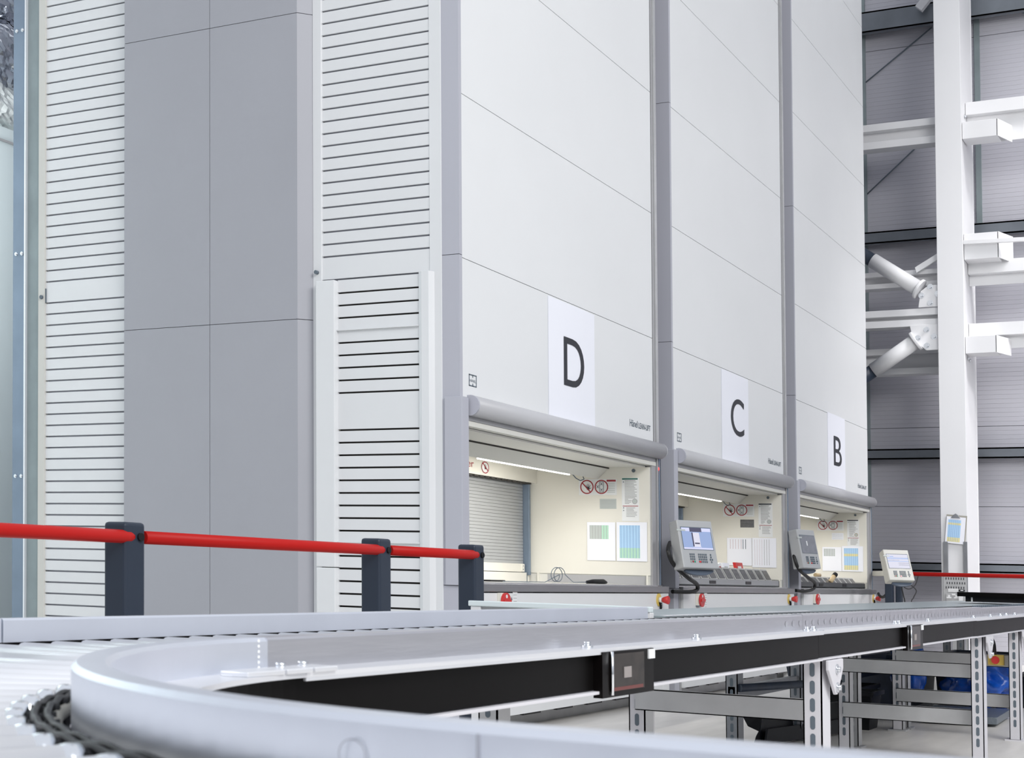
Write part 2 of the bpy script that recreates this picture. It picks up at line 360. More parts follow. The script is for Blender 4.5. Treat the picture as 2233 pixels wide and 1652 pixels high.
    MB().box(X(3.0), X(3.03), 1.03, 1.10, .985, 1.80, 'zinc_blue').box(X(3.032), X(3.058), 1.05, 1.10, .985, 1.80, 'zinc_green').build('shutter_guide', t, .003)
    mb = MB().box(X(.08), X(2.98), 1.068, 1.083, 1.01, 1.075, m).box(X(2.93), X(2.975), 1.06, 1.068, 1.012, 1.073, m)
    for z_ in (1.03, 1.058): mb.cyl((X(2.95), 1.06, z_), (X(2.95), 1.057, z_), .004, 'ink_grey', 8)
    mb.build('shutter_foot', t)
    MB().box(X(.08), X(3.04), 1.05, 1.10, .93, 1.005, m).box(X(2.99), X(2.994), 1.045, 1.05, .93, 1.005, 'ink_grey').build('back_kick', t)
    mb = MB().box(X(.08), X(3.058), .985, 1.06, 1.725, 1.865, m)
    for k in range(20): mb.box(X(1.2 + .09 * k), X(1.2 + .09 * k + .055), .990, 1.05, 1.712, 1.724, 'dark_gap')
    o = mb.build('shutter_box', t)
    mb = MB(); f = fy(.9835)
    text(mb, 'enter', f, X(1.74), X(1.985), 1.772, 1.815, 'sign_red')
    mb.build('warning_text', t); mb = MB(); c = (X(2.165), .983, 1.785); mb.disc(c, (.062, 0, 0), (0, 0, .047), 'sticker'); mb.disc((c[0], .9825, c[2]), (.060, 0, 0), (0, 0, .045), 'sign_red', r0=.84)
    hand(mb, lambda a, b: (c[0] + a, .982, c[2] + b), .03); mb.obox((c[0] - .045, .9815, c[2] + .030), (.09, 0, -.060), (.006, 0, .007), (0, .0004, 0), 'sign_red'); mb.build('warning_sticker', t)
    # counter
    MB().box(X(.05), X(3.24), -.012, 1.10, .922, .932, 'counter_top').build('counter', t)
    mb = MB().box(X(.18 if side == 'D' else .14), X(3.36 if side != 'D' else 3.35), -.03, .03, .876, .924, 'counter_metal'); mb.build('counter_edge', t, .003)
    # base
    mb = MB().box(X(.165), X(3.215), -.02, .03, .105, .868, 'panel_white')
    MB().box(X(.036), X(.12), 0.003, .12, .02, .91, 'post_grey').box(X(.125), X(.16), .0, .05, .02, .91, 'frame_grey').build('base_post', t, .002)
    for k in range(6): mb.box(X(.3 + .5 * k), X(.55 + .5 * k), -.008, .02, .092, .105, 'black')
    mb.build('base_panel', t)
    MB().box(X(.1), X(3.30), .15, 1.2, .0, .11, 'zinc').build('plinth', t)
    MB().box(X(3.22), X(3.36), -.02, .06, .0, .87, 'panel_white').build('end_post', t, .003)
    # main switch and emergency stop
    sx, sz = X(L['sw']), .815
    mb = MB().box(sx - .04, sx + .04, -.05, -.02, sz - .045, sz + .055, 'cream').box(sx - .045, sx + .045, -.052, -.02, sz - .052, sz - .044, 'ink_grey'); mb.build('switch_plate', t, .003)
    mb = MB().cyl((sx + .005, -.05, sz), (sx + .005, -.066, sz), .056, 'red', 32).box(sx - .04, sx + .05, -.076, -.066, sz - .012, sz + .012, 'red').cyl((sx, -.066, sz + .033), (sx, -.068, sz + .033), .012, 'sticker', 12); mb.build('switch_knob', t, .002)
    mb = MB().box(sx + .17, sx + .235, -.0215, -.0205, sz - .08, sz + .075, 'sticker').box(sx + .175, sx + .23, -.0225, -.0215, sz + .06, sz + .073, 'sign_red')
    for k in range(6): mb.box(sx + .178, sx + .225, -.0222, -.0216, sz + .04 - .02 * k, sz + .043 - .02 * k, 'text_grey')
    mb.add([(sx + .145, -.0216, sz + .01), (sx + .165, -.0216, sz + .01), (sx + .155, -.0216, sz + .03)], [(0, 1, 2)], 'ink_grey'); mb.build('switch_sticker', t)
    ex = X(L['es'])
    MB().cyl((ex - .04, -.02, sz + .005), (ex - .04, -.026, sz + .005), .05, 'yellow', 32).build('stop_plate', t)
    mb = MB().cyl((ex - .04, -.026, sz + .005), (ex - .04, -.05, sz + .005), .022, 'panel_white', 20); mb.tube([(ex - .04, -.05, sz + .005), (ex - .04, -.062, sz + .005), (ex - .04, -.10, sz + .005), (ex - .04, -.105, sz + .005)], [.014, .022, .034, .030], 'red', 28); mb.build('stop_button', t)
    mb = MB().tube([(ex - .04, -.03, sz - .01), (ex - .03, -.035, sz - .04), (ex - .02, -.03, sz - .10)], [.012, .010, .006], 'black_soft', 8)
    mb.disc((ex - .01, -.036, sz - .04), (.016, 0, 0), (0, 0, .022), 'ink_grey', r0=.7); mb.build('key', t)
    # lettering
    mb = MB(); f = fy(-.002)
    lx = X(.11); lw, lh = .095, .072; z0 = 2.105
    for a, b, c, d in ((0, 1, 0, .09), (0, 1, .91, 1), (0, .07, 0, 1), (.93, 1, 0, 1), (.46, .54, 0, .25), (.46, .54, .75, 1)):
        mb.box(lx + a * lw, lx + b * lw, -.002, 0, z0 + c * lh, z0 + d * lh, 'ink_grey')
    text(mb, 'HÄNEL', f, lx + .1 * lw, lx + .9 * lw, z0 + .36 * lh, z0 + .64 * lh, 'ink_grey')
    tx = X(L['txt'])
    text(mb, 'Hänel', f, tx, tx + .155, 2.125, 2.178, 'ink_grey', .006)
    text(mb, 'LEAN-LIFT', f, tx + .175, tx + .42, 2.125, 2.168, 'ink_grey', .014)
    mb.build('lettering', t)
    # notices stuck inside on the right wall
    wx = X(3.06)
    def rect(mb, ya, yb, za, zb, m, k=1): mb.box(wx - .0012 * k, wx - .0012 * (k - 1), yb, ya, za, zb, m)
    mb = MB(); rect(mb, .615, .29, 1.632, 1.758, 'sticker')
    rect(mb, .375, .298, 1.738, 1.752, 'sign_red', 2)
    for k in range(6): rect(mb, .37, .305, 1.722 - .014 * k, 1.726 - .014 * k, 'grey_tint', 2)
    for cy in (.545, .420):
        mb.disc((wx - .003, cy, 1.696), (0, .058, 0), (0, 0, .056), 'sign_red', 36, r0=.84)
    hand(mb, lambda a, b: (wx - .003, .535 - a, 1.690 + b), .036)
    mb.obox((wx - .0042, .582, 1.732), (0, -.074, -.078), (0, .006, -.006), (.0006, 0, 0), 'sign_red')
    g = lambda a, b: (wx - .003, .420 - a, 1.696 + b)
    def ln(a, b, c, d, wdt=.0022):
        dx, dz = c - a, d - b; q = math.hypot(dx, dz); nx_, nz_ = -dz / q * wdt, dx / q * wdt
        mb.add([g(a + nx_, b + nz_), g(a - nx_, b - nz_), g(c - nx_, d - nz_), g(c + nx_, d + nz_)], [(0, 1, 2, 3)], 'ink_grey')
    for a, b, c, d in ((-.016, -.04, -.016, .04), (.018, -.04, .018, .04), (-.016, .04, .018, .04), (-.016, -.04, .018, -.04), (-.008, .014, .010, .032), (-.008, .032, .010, .014), (-.008, -.032, .010, -.014), (-.008, -.014, .010, -.032), (-.042, -.010, -.022, .012), (-.042, .012, -.022, -.010)): ln(a, b, c, d)
    mb.build('warning_sticker', t)
    mb = MB(); rect(mb, .247, .103, 1.428, 1.766, 'sticker'); rect(mb, .244, .112, 1.752, 1.763, 'green_dark' if side == 'D' else 'ink', 2); rect(mb, .240, .110, 1.543, 1.548, 'sign_red', 2)
    for k in range(26):
        z = 1.742 - .0112 * k
        if 1.535 < z < 1.56: continue
        e = random.uniform(.118, .16) if z > 1.60 else random.uniform(.16, .20)
        if z < 1.53: e = random.uniform(.115, .15)
        if z > 1.44: rect(mb, .222 if z > 1.55 else .210, e, z, z + .0042, 'text_grey', 2)
    for z in (1.73, 1.527, 1.507): mb.add([(wx - .003, .238, z), (wx - .003, .226, z), (wx - .003, .232, z + .011)], [(0, 1, 2)], 'ink_grey')
    mb.disc((wx - .003, .138, 1.582), (0, .022, 0), (0, 0, .021), 'brass' if side == 'B' else 'frame_grey', 28); mb.disc((wx - .0035, .138, 1.582), (0, .017, 0), (0, 0, .016), 'grey_tint', 28)
    mb.build('notice', t)
    mb = MB(); pm = {'D': 'grey_tint', 'C': 'bin_window', 'B': 'paper'}[side]; rect(mb, .436, .294, 1.523, 1.602, pm)
    for k in range(6): rect(mb, .430, .30, 1.530 + .011 * k, 1.532 + .011 * k, 'text_grey' if side != 'B' else 'grey_tint', 2)
    mb.build('rating_plate', t)
    MB().cyl((wx, .147, 1.822), (wx - .006, .147, 1.822), .014, 'ink_grey', 20).build('plug', t)
    MB().tube([(X(2.62), .47, 1.765), (X(2.64), .45, 1.735), (X(2.72), .45, 1.722), (X(2.79), .45, 1.738), (X(2.81), .47, 1.768)], .004, 'ink_grey', 6).build('lamp_cable', t)
    return t

def hand(mb, g, s, m='ink'):      # raised palm: palm, four fingers, thumb
    P = [(-.28, -.45), (.28, -.45), (.36, .05), (.0, .12), (-.34, .08)]
    mb.add([g(a * s, b * s) for a, b in P], [tuple(range(5))], m)
    for a, b, an, l in ((-.27, .05, 112, .62), (-.09, .09, 97, .78), (.10, .09, 83, .76), (.28, .03, 66, .6), (.30, -.25, 25, .55)):
        c, d = math.cos(math.radians(an)), math.sin(math.radians(an)); w = .075
        mb.add([g((a - d * w) * s, (b + c * w) * s), g((a + d * w) * s, (b - c * w) * s), g((a + c * l + d * w * .6) * s, (b + d * l - c * w * .6) * s), g((a + c * l - d * w * .6) * s, (b + d * l + c * w * .6) * s)], [(0, 1, 2, 3)], m)
JD = [2.885, 3.86, 4.84, 5.80, 6.77, 7.74]
JC = [2.885, 3.87, 4.84, 5.81, 6.78, 7.75, 8.72]
LD = lift(0, dict(label='storage lift marked D, nearest of the three, with the empty compartment and louvred side', joints=[2.86, 3.845, 4.80, 5.76, 6.72, 7.68], posts=[.91, 2.875, 4.8], lamp=2.42, pw=13, sw=.46, es=3.18, txt=2.63), 'D')
LC = lift(3.53, dict(label='storage lift marked C, middle of the three', joints=[2.86, 3.845, 4.80 + .02, 5.79, 6.77, 7.74], posts=[.91, 2.9, 4.85], lamp=2.0, pw=9, sw=.50, es=3.21, txt=2.60), 'C')
LB = lift(7.08, dict(label='storage lift marked B, farthest of the three', joints=[2.86, 3.845, 4.85, 5.83, 6.80, 7.78, 8.76, 9.74], posts=[.91, 2.9, 4.85], lamp=1.75, pw=16, sw=.56, es=3.26, txt=2.60), 'B')

# ---- louvred side of lift D
def louvre(y0, y1, gaps, x0, top, bot, parent, depth=.024, nm='louvre_panel'):
    mb = MB(); ed = sorted(set([bot] + gaps + [top])); g = .0115
    for a, b in zip(ed, ed[1:]):
        mb.box(x0, x0 + .012, y0, y1, a + (g if a != bot else 0), b, 'slat_white')
    mb.box(x0 + depth, x0 + depth + .01, y0, y1, bot, top, 'dark_gap')
    return mb.build(nm, parent)
P = .0772
louvre(2.47, 3.275, [.6242 - P * k - .0135 for k in range(1, 7)] + [.6242 + P * k - .0135 for k in range(0, 29)] + [2.9341 + P * k - .0135 for k in range(0, 62)], 0, 7.7, .02, LD)
up = [2.9343 + P * k - .0135 for k in range(0, 62)]
louvre(.20, .972, up, 0, 7.7, 2.785, LD)
lw = [2.6978 - P * k for k in range(9)] + [1.8506 - P * k for k in range(23)]
lw = [v - .0135 for v in lw if abs(v - 2.4632) > .02 and abs(v - 1.1586) > .02]
louvre(.262, .846, lw, -.02, 2.77, .05, LD)
MB().box(-.036, -.018, .262, .846, 2.455, 2.462, 'slat_white').box(-.036, -.018, .262, .846, 1.152, 1.160, 'slat_white').build('louvre_bar', LD)
MB().box(-.06, .0, .846, .985, 1.0, 2.767, 'slat_white').box(-.06, 0, .846, .985, .03, .996, 'slat_white').build('guide_post', LD, .006)
MB().prism([(0, .262, .03), (-.03, .262, .03), (-.045, .235, .03), (-.045, .185, .03), (0, .165, .03)], (0, 0, 2.75), 'slat_white').build('guide_post', LD, .002)
mb = MB().box(-.005, .02, .118, .20, .03, 7.7, 'slat_white').box(-.012, .02, .972, 1.035, .03, 7.7, 'slat_white').box(-.01, .02, .994, .998, .03, 7.7, 'seam_soft')
mb.build('side_frame', LD, .002)
MB().cyl((-.012, 1.002, 2.83), (-.035, 1.002, 2.83), .012, 'ink_grey', 12).build('lock', LD)
MB().box(-.012, .02, 3.275, 3.335, .03, 7.7, 'cream_grey').cyl((-.012, 3.30, 2.82), (-.025, 3.30, 2.82), .014, 'ink_grey', 12).box(-.008, 0, 3.268, 3.275, 2.78, 2.88, 'ink_grey').build('rear_frame', LD, .002)
# grey shaft housing with a bevelled corner, joints as real grooves
mb = MB()
for a, b in zip([.02, 2.537, 4.46, 6.4], [2.533, 4.456, 6.396, 7.7]):
    for y0, y1 in ((1.79, 2.50), (1.105, 1.786)):
        if y0 < 1.5:
            mb.prism([(-.08, y1, a), (-.08, 1.105, a), (-.004, 1.032, a), (.0, 1.035, a), (.0, y1, a)], (0, 0, b - a), 'panel_grey')
        else: mb.box(-.08, 0, y0, y1, a, b, 'panel_grey')
mb.box(-.074, 0, 1.12, 2.49, .03, 7.69, 'seam'); mb.build('shaft_housing', LD)

# ================================================================== LETTER SIGNS (paper)
def sign(ch, x0, x1, z0, z1, lx0, lx1, lz0, lz1, where):
    mb = MB(); n = 10
    for i in range(n):     # a sheet that bows very slightly off the panel
        a, b = i / n, (i + 1) / n; fa = lambda q: -.004 - .010 * math.sin(math.pi * q) * .6
        mb.add([(x0 + (x1 - x0) * a, fa(a), z0), (x0 + (x1 - x0) * b, fa(b), z0), (x0 + (x1 - x0) * b, fa(b), z1), (x0 + (x1 - x0) * a, fa(a), z1)], [(0, 1, 2, 3)], 'paper', True)
    mb.box(x0, x1, -.0025, -.001, z0, z1, 'paper')
    t = thing('letter_sign', where, 'sign', ((x0 + x1) / 2, -.01, z0), 'large letter signs on the lifts')
    mb.build('sheet', t)
    m2 = MB(); text(m2, ch, fy(-.0125), lx0, lx1, lz0, lz1, 'ink'); m2.build('letter', t)
sign('D', 1.212, 1.975, 2.052, 2.848, 1.441, 1.775, 2.282, 2.613, 'white paper sign with a large black letter D')
sign('C', 4.753, 5.515, 2.052, 2.852, 4.985, 5.36, 2.295, 2.632, 'white paper sign with a large black letter C')
sign('B', 8.33, 9.09, 2.056, 2.868, 8.56, 8.90, 2.302, 2.63, 'white paper sign with a large black letter B')

# ================================================================== PAPERS TAPED INSIDE THE LIFTS
def sheet(wx, ya, yb, z0, z1, label, kind):
    mb = MB().box(wx - .0045, wx - .003, yb, ya, z0, z1, 'paper'); W_ = ya - yb; Hh = z1 - z0
    def r(a, b, c, d, m, k=1): mb.box(wx - .0045 - .0006 * k, wx - .0045 - .0006 * (k - 1), ya - b * W_, ya - a * W_, z0 + c * Hh, z0 + d * Hh, m)
    if kind == 'small':
        r(.09, .52, .56, .92, 'grey_tint'); r(.52, .76, .56, .92, 'green_tint')
        for k in range(7): r(.09 + .1 * k, .10 + .1 * k, .56, .92, 'text_grey', 2)
    if kind == 'tall':
        r(.10, .77, .34, .92, 'blue_tint'); r(.10, .77, .08, .34, 'green_tint')
        for k in range(7): r(.14 + .1 * k, .15 + .1 * k, .08, .92, 'line_blue', 2)
    if kind == 'tally':
        r(.10, .77, .60, .70, 'yellow_tint'); r(.10, .77, .70, .92, 'blue_tint'); r(.10, .77, .24, .60, 'blue_tint'); r(.10, .77, .06, .24, 'yellow_tint')
        for k in range(7): r(.14 + .1 * k, .15 + .1 * k, .06, .92, 'line_blue', 2)
    if kind == 'grey':
        for k in range(7): r(.09 + .085 * k, .15 + .085 * k, .62, .93, 'grey_tint')
        for k in range(7): r(.09 + .085 * k, .10 + .085 * k, .62, .93, 'ink_grey', 2)
    if kind == 'pink':
        for k in range(5): r(.12 + .11 * k, .15 + .11 * k, .6, .95, 'pink_tint')
        for k in range(2): r(.64 + .1 * k, .665 + .1 * k, .6, .95, 'ink_grey')
    if kind == 'lines':
        for k in range(4): r(.10 + .10 * k, .115 + .10 * k, .08, .95, 'pink_tint')
        for k in range(3): r(.5 + .1 * k, .515 + .1 * k, .08, .95, 'text_grey')
    tag(mb.build('paper_sheet'), label, 'paper', 'printed sheets taped inside the lifts')
X = 3.058
sheet(X, .544, .303, 1.116, 1.417, 'white sheet with a short grey-green table, inside lift D, left of the blue one', 'small')
sheet(X, .292, .037, 1.114, 1.419, 'white sheet with a blue and green table taped inside lift D', 'tall')
X = 6.588
sheet(X, .576, .318, 1.141, 1.417, 'white sheet with pale pink columns taped inside lift C, the left one', 'pink')
sheet(X, .314, .067, 1.125, 1.42, 'white sheet with thin ruled columns taped inside lift C, the right one', 'lines')
X = 10.138
sheet(X, .554, .319, 1.139, 1.431, 'white sheet with a short grey table taped inside lift B', 'grey')
sheet(X, .314, .057, 1.139, 1.445, 'white sheet with a blue and yellow table taped inside lift B', 'tally')

# ---- scanner left on the counter of D
t = thing('hand_scanner', 'black hand scanner with a looped cable lying in the compartment of lift D', 'scanner', (2.75, .35, .932))
MB().tube([(2.45, .28, .944), (2.56, .28, .950), (2.80, .30, .950), (2.86, .30, .944)], [.012, .017, .019, .010], 'black_soft', 12).build('body', t)
pts = []
for k in range(40):
    a = k / 39 * 4 * math.pi; pts.append((2.28 - .10 * k / 39 + .085 * math.cos(a), .42, .995 + .052 * math.sin(a)))
MB().tube([(2.45, .28, .944), (2.36, .35, .94)] + pts + [(2.1, .46, .936), (1.7, .6, .936)], .003, 'ink_grey', 6).build('cable', t)
tag(MB().box(1.55, 1.78, .62, .70, .932, .944, 'black_soft').build('black_strip', None, .003), 'flat black strip lying at the back left of the compartment of lift D', 'tool')

# ================================================================== TRAYS WITH BINS
def tray(ox, m, label):
    t = thing('storage_tray', label, 'tray', (ox + 1.6, .4, .932))
    mb = MB().box(ox + .10, ox + 3.02, .03, .045, .940, .995, m).box(ox + .10, ox + 3.02, .985, 1.0, .940, .995, m).box(ox + .10, ox + .115, .03, 1.0, .94, .995, m).box(ox + 3.005, ox + 3.02, .03, 1.0, .94, .995, m).box(ox + .10, ox + 3.02, .03, 1.0, .938, .946, m)

    for x in (.95, 1.95): mb.box(ox + x, ox + x + .16, .026, .032, .955, .982, 'black')
    mb.build('pan', t)
tray(3.53, 'tray_grey', 'light grey metal tray drawn out in lift C, under the row of bins')
tray(7.08, 'tray_dark', 'dark grey metal tray drawn out in lift B, under the row of bins')
def bin_(x, y, z, w, d, hh, label, grp, tilt=0):
    t = thing('storage_bin', label, 'bin', (x + w / 2, y + d / 2, z), grp)
    mb = MB(); s = .06
    mb.prism([(x, y, z), (x, y, z + hh * .30), (x, y + s, z + hh), (x, y + d, z + hh), (x, y + d, z)], (.006, 0, 0), 'bin_grey')
    mb.prism([(x + w - .006, y, z), (x + w - .006, y, z + hh * .30), (x + w - .006, y + s, z + hh), (x + w - .006, y + d, z + hh), (x + w - .006, y + d, z)], (.006, 0, 0), 'bin_grey')
    mb.box(x, x + w, y, y + d, z, z + .006, 'bin_grey').box(x, x + w, y, y + .006, z, z + hh * .30, 'bin_grey').box(x, x + w, y + d - .006, y + d, z, z + hh, 'bin_grey')
    mb.prism([(x, y, z + hh * .28), (x, y - .004, z + hh * .32), (x, y + s - .004, z + hh + .004), (x, y + s, z + hh)], (w, 0, 0), 'bin_grey'); mb.build('tub', t)
    v = Vector((0, s, hh * .70)); o = Vector((x, y - .006, z + hh * .31))
    MB().obox(o + Vector((w * .12, 0, 0)) + v * .10, (w * .76, 0, 0), v * .80, (0, -.003, 0), 'bin_window').build('window', t, label='dark clear front window')
for i in range(12):
    place = ('leftmost' if i == 0 else 'rightmost' if i == 11 else '')
    lab = 'grey bin with a dark window in the tray of lift C, %s of the row' % place if place else 'grey bin with a dark window standing mid-row in the tray of lift C'
    bin_(3.69 + .231 * i, .07, .948, .195, .32, .152, lab, 'grey bins in the tray of lift C' if not place else None)
for i in range(11):
    place = ('leftmost' if i == 0 else 'rightmost' if i == 10 else '')
    lab = 'grey bin with a dark window in the tray of lift B, %s of the row' % place if place else 'grey bin with a dark window standing mid-row in the tray of lift B'
    bin_(7.30 + .235 * i, .07, .948, .205, .32, .105, lab, 'grey bins in the tray of lift B' if not place else None)
def packet(x, y, z, w, hh, m, m2, label, tilt=0):
    a = math.radians(tilt); u = Vector((math.cos(a), 0, math.sin(a))); v = Vector((-math.sin(a), .2, math.cos(a)))
    mb = MB().obox((x, y, z), u * w, v * hh, (0, .03, 0), m).obox(Vector((x, y - .001, z)) + u * w * .2 + v * hh * .3, u * w * .5, v * hh * .4, (0, -.001, 0), m2)
    tag(mb.build('packet', None, .002), label, 'packet')
packet(5.78, .20, 1.045, .20, .115, 'red', 'sticker', 'red printed packet sticking up from a bin in lift C')
packet(5.45, .22, 1.045, .18, .105, 'paper', 'grey_tint', 'white packet sticking up from a bin in lift C, left of the red one')
packet(5.25, .20, 1.045, .10, .09, 'sticker', 'sign_red', 'small white and red packet in a bin of lift C, leftmost of the three packets', 8)
packet(4.30, .16, 1.00, .12, .08, 'pink_tint', 'red', 'small pink and red card between two bins of lift C under the control console')
t = thing('spray_can', 'small cream can lying tilted on the bins of lift B', 'can', (8.78, .1, 1.03))
MB().cyl((8.66, .08, .995), (8.76, .06, 1.065), .026, 'brass', 20).build('body', t)
MB().cyl((8.76, .06, 1.065), (8.80, .05, 1.092), .028, 'black_soft', 20).build('cap', t)
tag(MB().cyl((8.50, .2, 1.075), (8.68, .2, 1.075), .022, 'brass', 16).build('roll'), 'small brown roll lying across the bins of lift B', 'roll')

# ================================================================== CONTROL CONSOLES
def console(tl, ang, tilt, w, hgt, m, ms, scr, label, arm=None, hose=None, post=None, group=None):
    t = thing('control_console', label, 'control console', tl)
    a = math.radians(ang); u = Vector((math.cos(a), math.sin(a), 0)); nrm = Vector((math.sin(a), -math.cos(a), 0))
    ti = math.radians(tilt); v = (-Vector((0, 0, 1)) * math.cos(ti) + nrm * math.sin(ti)); nn = (nrm * math.cos(ti) + Vector((0, 0, 1)) * math.sin(ti))
    O = Vector(tl); g = lambda p, q, r=0: O + u * (p * w) + v * (q * hgt) + nn * r
    mb = MB()
    # housing: front slab and a deeper back shell
    mb.add([g(0, 0), g(1, 0), g(1, 1), g(0, 1), g(-.02, .0, -.10), g(.98, 0, -.08), g(.98, .985, -.12), g(-.02, .985, -.12)], [(0, 1, 2, 3), (4, 7, 6, 5), (0, 4, 5, 1), (3, 2, 6, 7), (0, 3, 7, 4), (1, 5, 6, 2)], m)
    o = mb.build('housing', t, .008)
    def r(mb, p0, p1, q0, q1, m_, k=.002, b=0): mb.add([g(p0, q0, k), g(p1, q0, k), g(p1, q1, k), g(p0, q1, k)], [(0, 1, 2, 3)], m_)
    mb = MB(); mb.obox(g(.075, .145, .0), u * (.86 * w), v * (.475 * hgt), nn * .0015, 'ink_grey')
    if scr == 'map':
        r(mb, .09, .92, .16, .61, 'screen_lit'); r(mb, .09, .32, .165, .235, 'screen_lilac', .0025); r(mb, .32, .66, .160, .245, 'screen_bar', .0025); r(mb, .66, .92, .165, .235, 'screen_lilac', .0025)
        r(mb, .40, .58, .26, .56, 'screen_white', .0025); r(mb, .36, .40, .26, .56, 'screen_bar', .0024); r(mb, .42, .56, .47, .50, 'screen_bar', .003); r(mb, .09, .92, .575, .61, 'screen_lilac', .0025); r(mb, .36, .60, .555, .565, 'screen_lilac', .0025)
    elif scr == 'off':
        r(mb, .09, .92, .16, .61, 'screen_off'); r(mb, .40, .46, .30, .42, 'sticker', .003)
    else:
        r(mb, .09, .92, .16, .61, 'screen_white')
        for q in (.27, .30, .38): r(mb, .09, .92, q, q + .010, 'screen_blue', .0025)
        for q in (.44, .50): r(mb, .50, .92, q, q + .008, 'screen_bar', .0025)
        r(mb, .12, .35, .22, .235, 'screen_blue', .0025); r(mb, .12, .55, .35, .355, 'screen_bar', .0025)
    mb.build('screen', t)
    mb = MB()
    kw, kh = .030, .034
    for blk, nx in ((.22, 3), (.46, 5)):
        mb = MB()
        for i in range(nx):
            for j in range(4):
                mm = 'ink_grey'
                if nx == 3 and j == 3: mm = ('card', 'sign_red', 'green')[i]
                if nx == 5 and j == 3 and i == 0: mm = 'red'
                s = 1.7 if mm == 'red' else 1
                mb.obox(g(blk + .052 * i, .70 + .050 * j), u * (kw * s * w), v * (kh * hgt), nn * .005, mm)
        mb.build('keypad', t)
    mb = MB()
    for p, q in ((.80, .70), (.80, .75), (.775, .80), (.83, .80), (.80, .85)): mb.obox(g(p, q), u * (kw * w), v * (kh * hgt), nn * .005, 'ink_grey')
    mb.build('keypad', t)
    mb = MB(); mb.obox(g(-.04, .20, .002), u * (.24 * w), v * (.035 * hgt), nn * .001, 'grey_tint'); mb.build('tape', t)
    # disc shaped foot below
    mb = MB(); c = g(.58, 1.0, -.06); n = 24; pts = []
    for k in range(n // 2 + 1):
        an = math.pi * k / (n // 2); pts.append(c + u * (.40 * w * math.cos(an)) + v * (.105 * hgt * math.sin(an)))
    mb.prism(pts, -nn * .03, 'disc_blue', True); mb.build('swivel_foot', t)
    if arm:
        MB().obox(arm[0], arm[1], arm[2], arm[3], ms).build('arm', t, .004)
    if hose: MB().tube(hose, .017, 'rubber', 12).build('hose', t)
    return t
def curve(ps, n=8):     # Catmull-Rom through points
    ps = [Vector(p) for p in ps]; q = [ps[0]] + ps + [ps[-1]]; out = []
    for i in range(1, len(q) - 2):
        for k in range(n):
            s = k / n; a, b, c, d = q[i - 1], q[i], q[i + 1], q[i + 2]
            out.append(.5 * ((2 * b) + (c - a) * s + (2 * a - 5 * b + 4 * c - d) * s * s + (3 * b - a - 3 * c + d) * s ** 3))
    return out + [ps[-1]]
console((3.164, -.164, 1.448), -33, 14, .34, .385, 'console_grey', 'console_grey', 'map', 'grey control console with a lit blue screen, mounted between lifts D and C',
        arm=((3.30, -.10, 1.14), (.22, .07, .05), (0, 0, .10), (.03, -.03, 0)),
        hose=curve([(3.30, -.06, 1.27), (3.10, -.12, 1.20), (3.16, -.14, 1.10), (3.42, -.16, 1.00), (3.68, -.14, .95), (3.74, -.12, .905), (3.62, -.10, .885), (3.42, -.03, .885)]))
console((6.70, -.106, 1.518), -15, 12, .335, .395, 'console_grey', 'console_grey', 'off', 'grey control console with a dull unlit screen, mounted between lifts C and B',
        arm=((6.85, -.06, 1.20), (.2, .07, .02), (0, 0, .08), (.02, -.03, 0)),
        hose=curve([(6.90, -.02, 1.30), (6.70, -.08, 1.24), (6.72, -.12, 1.12), (6.98, -.14, 1.04), (7.22, -.14, .99), (7.26, -.12, .93), (7.10, -.08, .90), (6.95, -.02, .905)]))
console((9.124, -.408, 1.389), -52, 26, .305, .385, 'console_beige', 'console_beige', 'text', 'beige control console with a lit white screen right of lift B',
        arm=((9.35, -.42, 1.09), (.90, .40, .0), (0, 0, .06), (.03, -.03, 0)),
        hose=curve([(10.40, -.06, .88), (10.3, -.10, .85), (10.2, -.16, .84), (10.1, -.22, .87), (10.05, -.28, .91)]))
t = thing('cable', 'two thin black cables looping down behind the beige console', 'cable', (10.2, -.55, .8))
MB().tube(curve([(9.85, -.46, 1.06), (9.83, -.46, .98), (9.85, -.48, .86), (9.87, -.49, .76), (9.88, -.50, .3), (9.9, -.5, .012)]), .007, 'rubber', 8).build('lead', t)
MB().tube(curve([(9.9, -.48, 1.10), (9.95, -.54, 1.0), (9.98, -.60, .93), (9.95, -.57, .84), (9.93, -.55, .76), (9.93, -.55, .3), (9.92, -.55, .012)]), .006, 'rubber', 8).build('lead', t)
MB().tube(curve([(9.83, -.46, 1.02), (9.88, -.49, .96), (9.93, -.54, .95), (9.98, -.59, 1.0), (10.0, -.62, 1.10)]), .006, 'rubber', 8).build('lead', t)

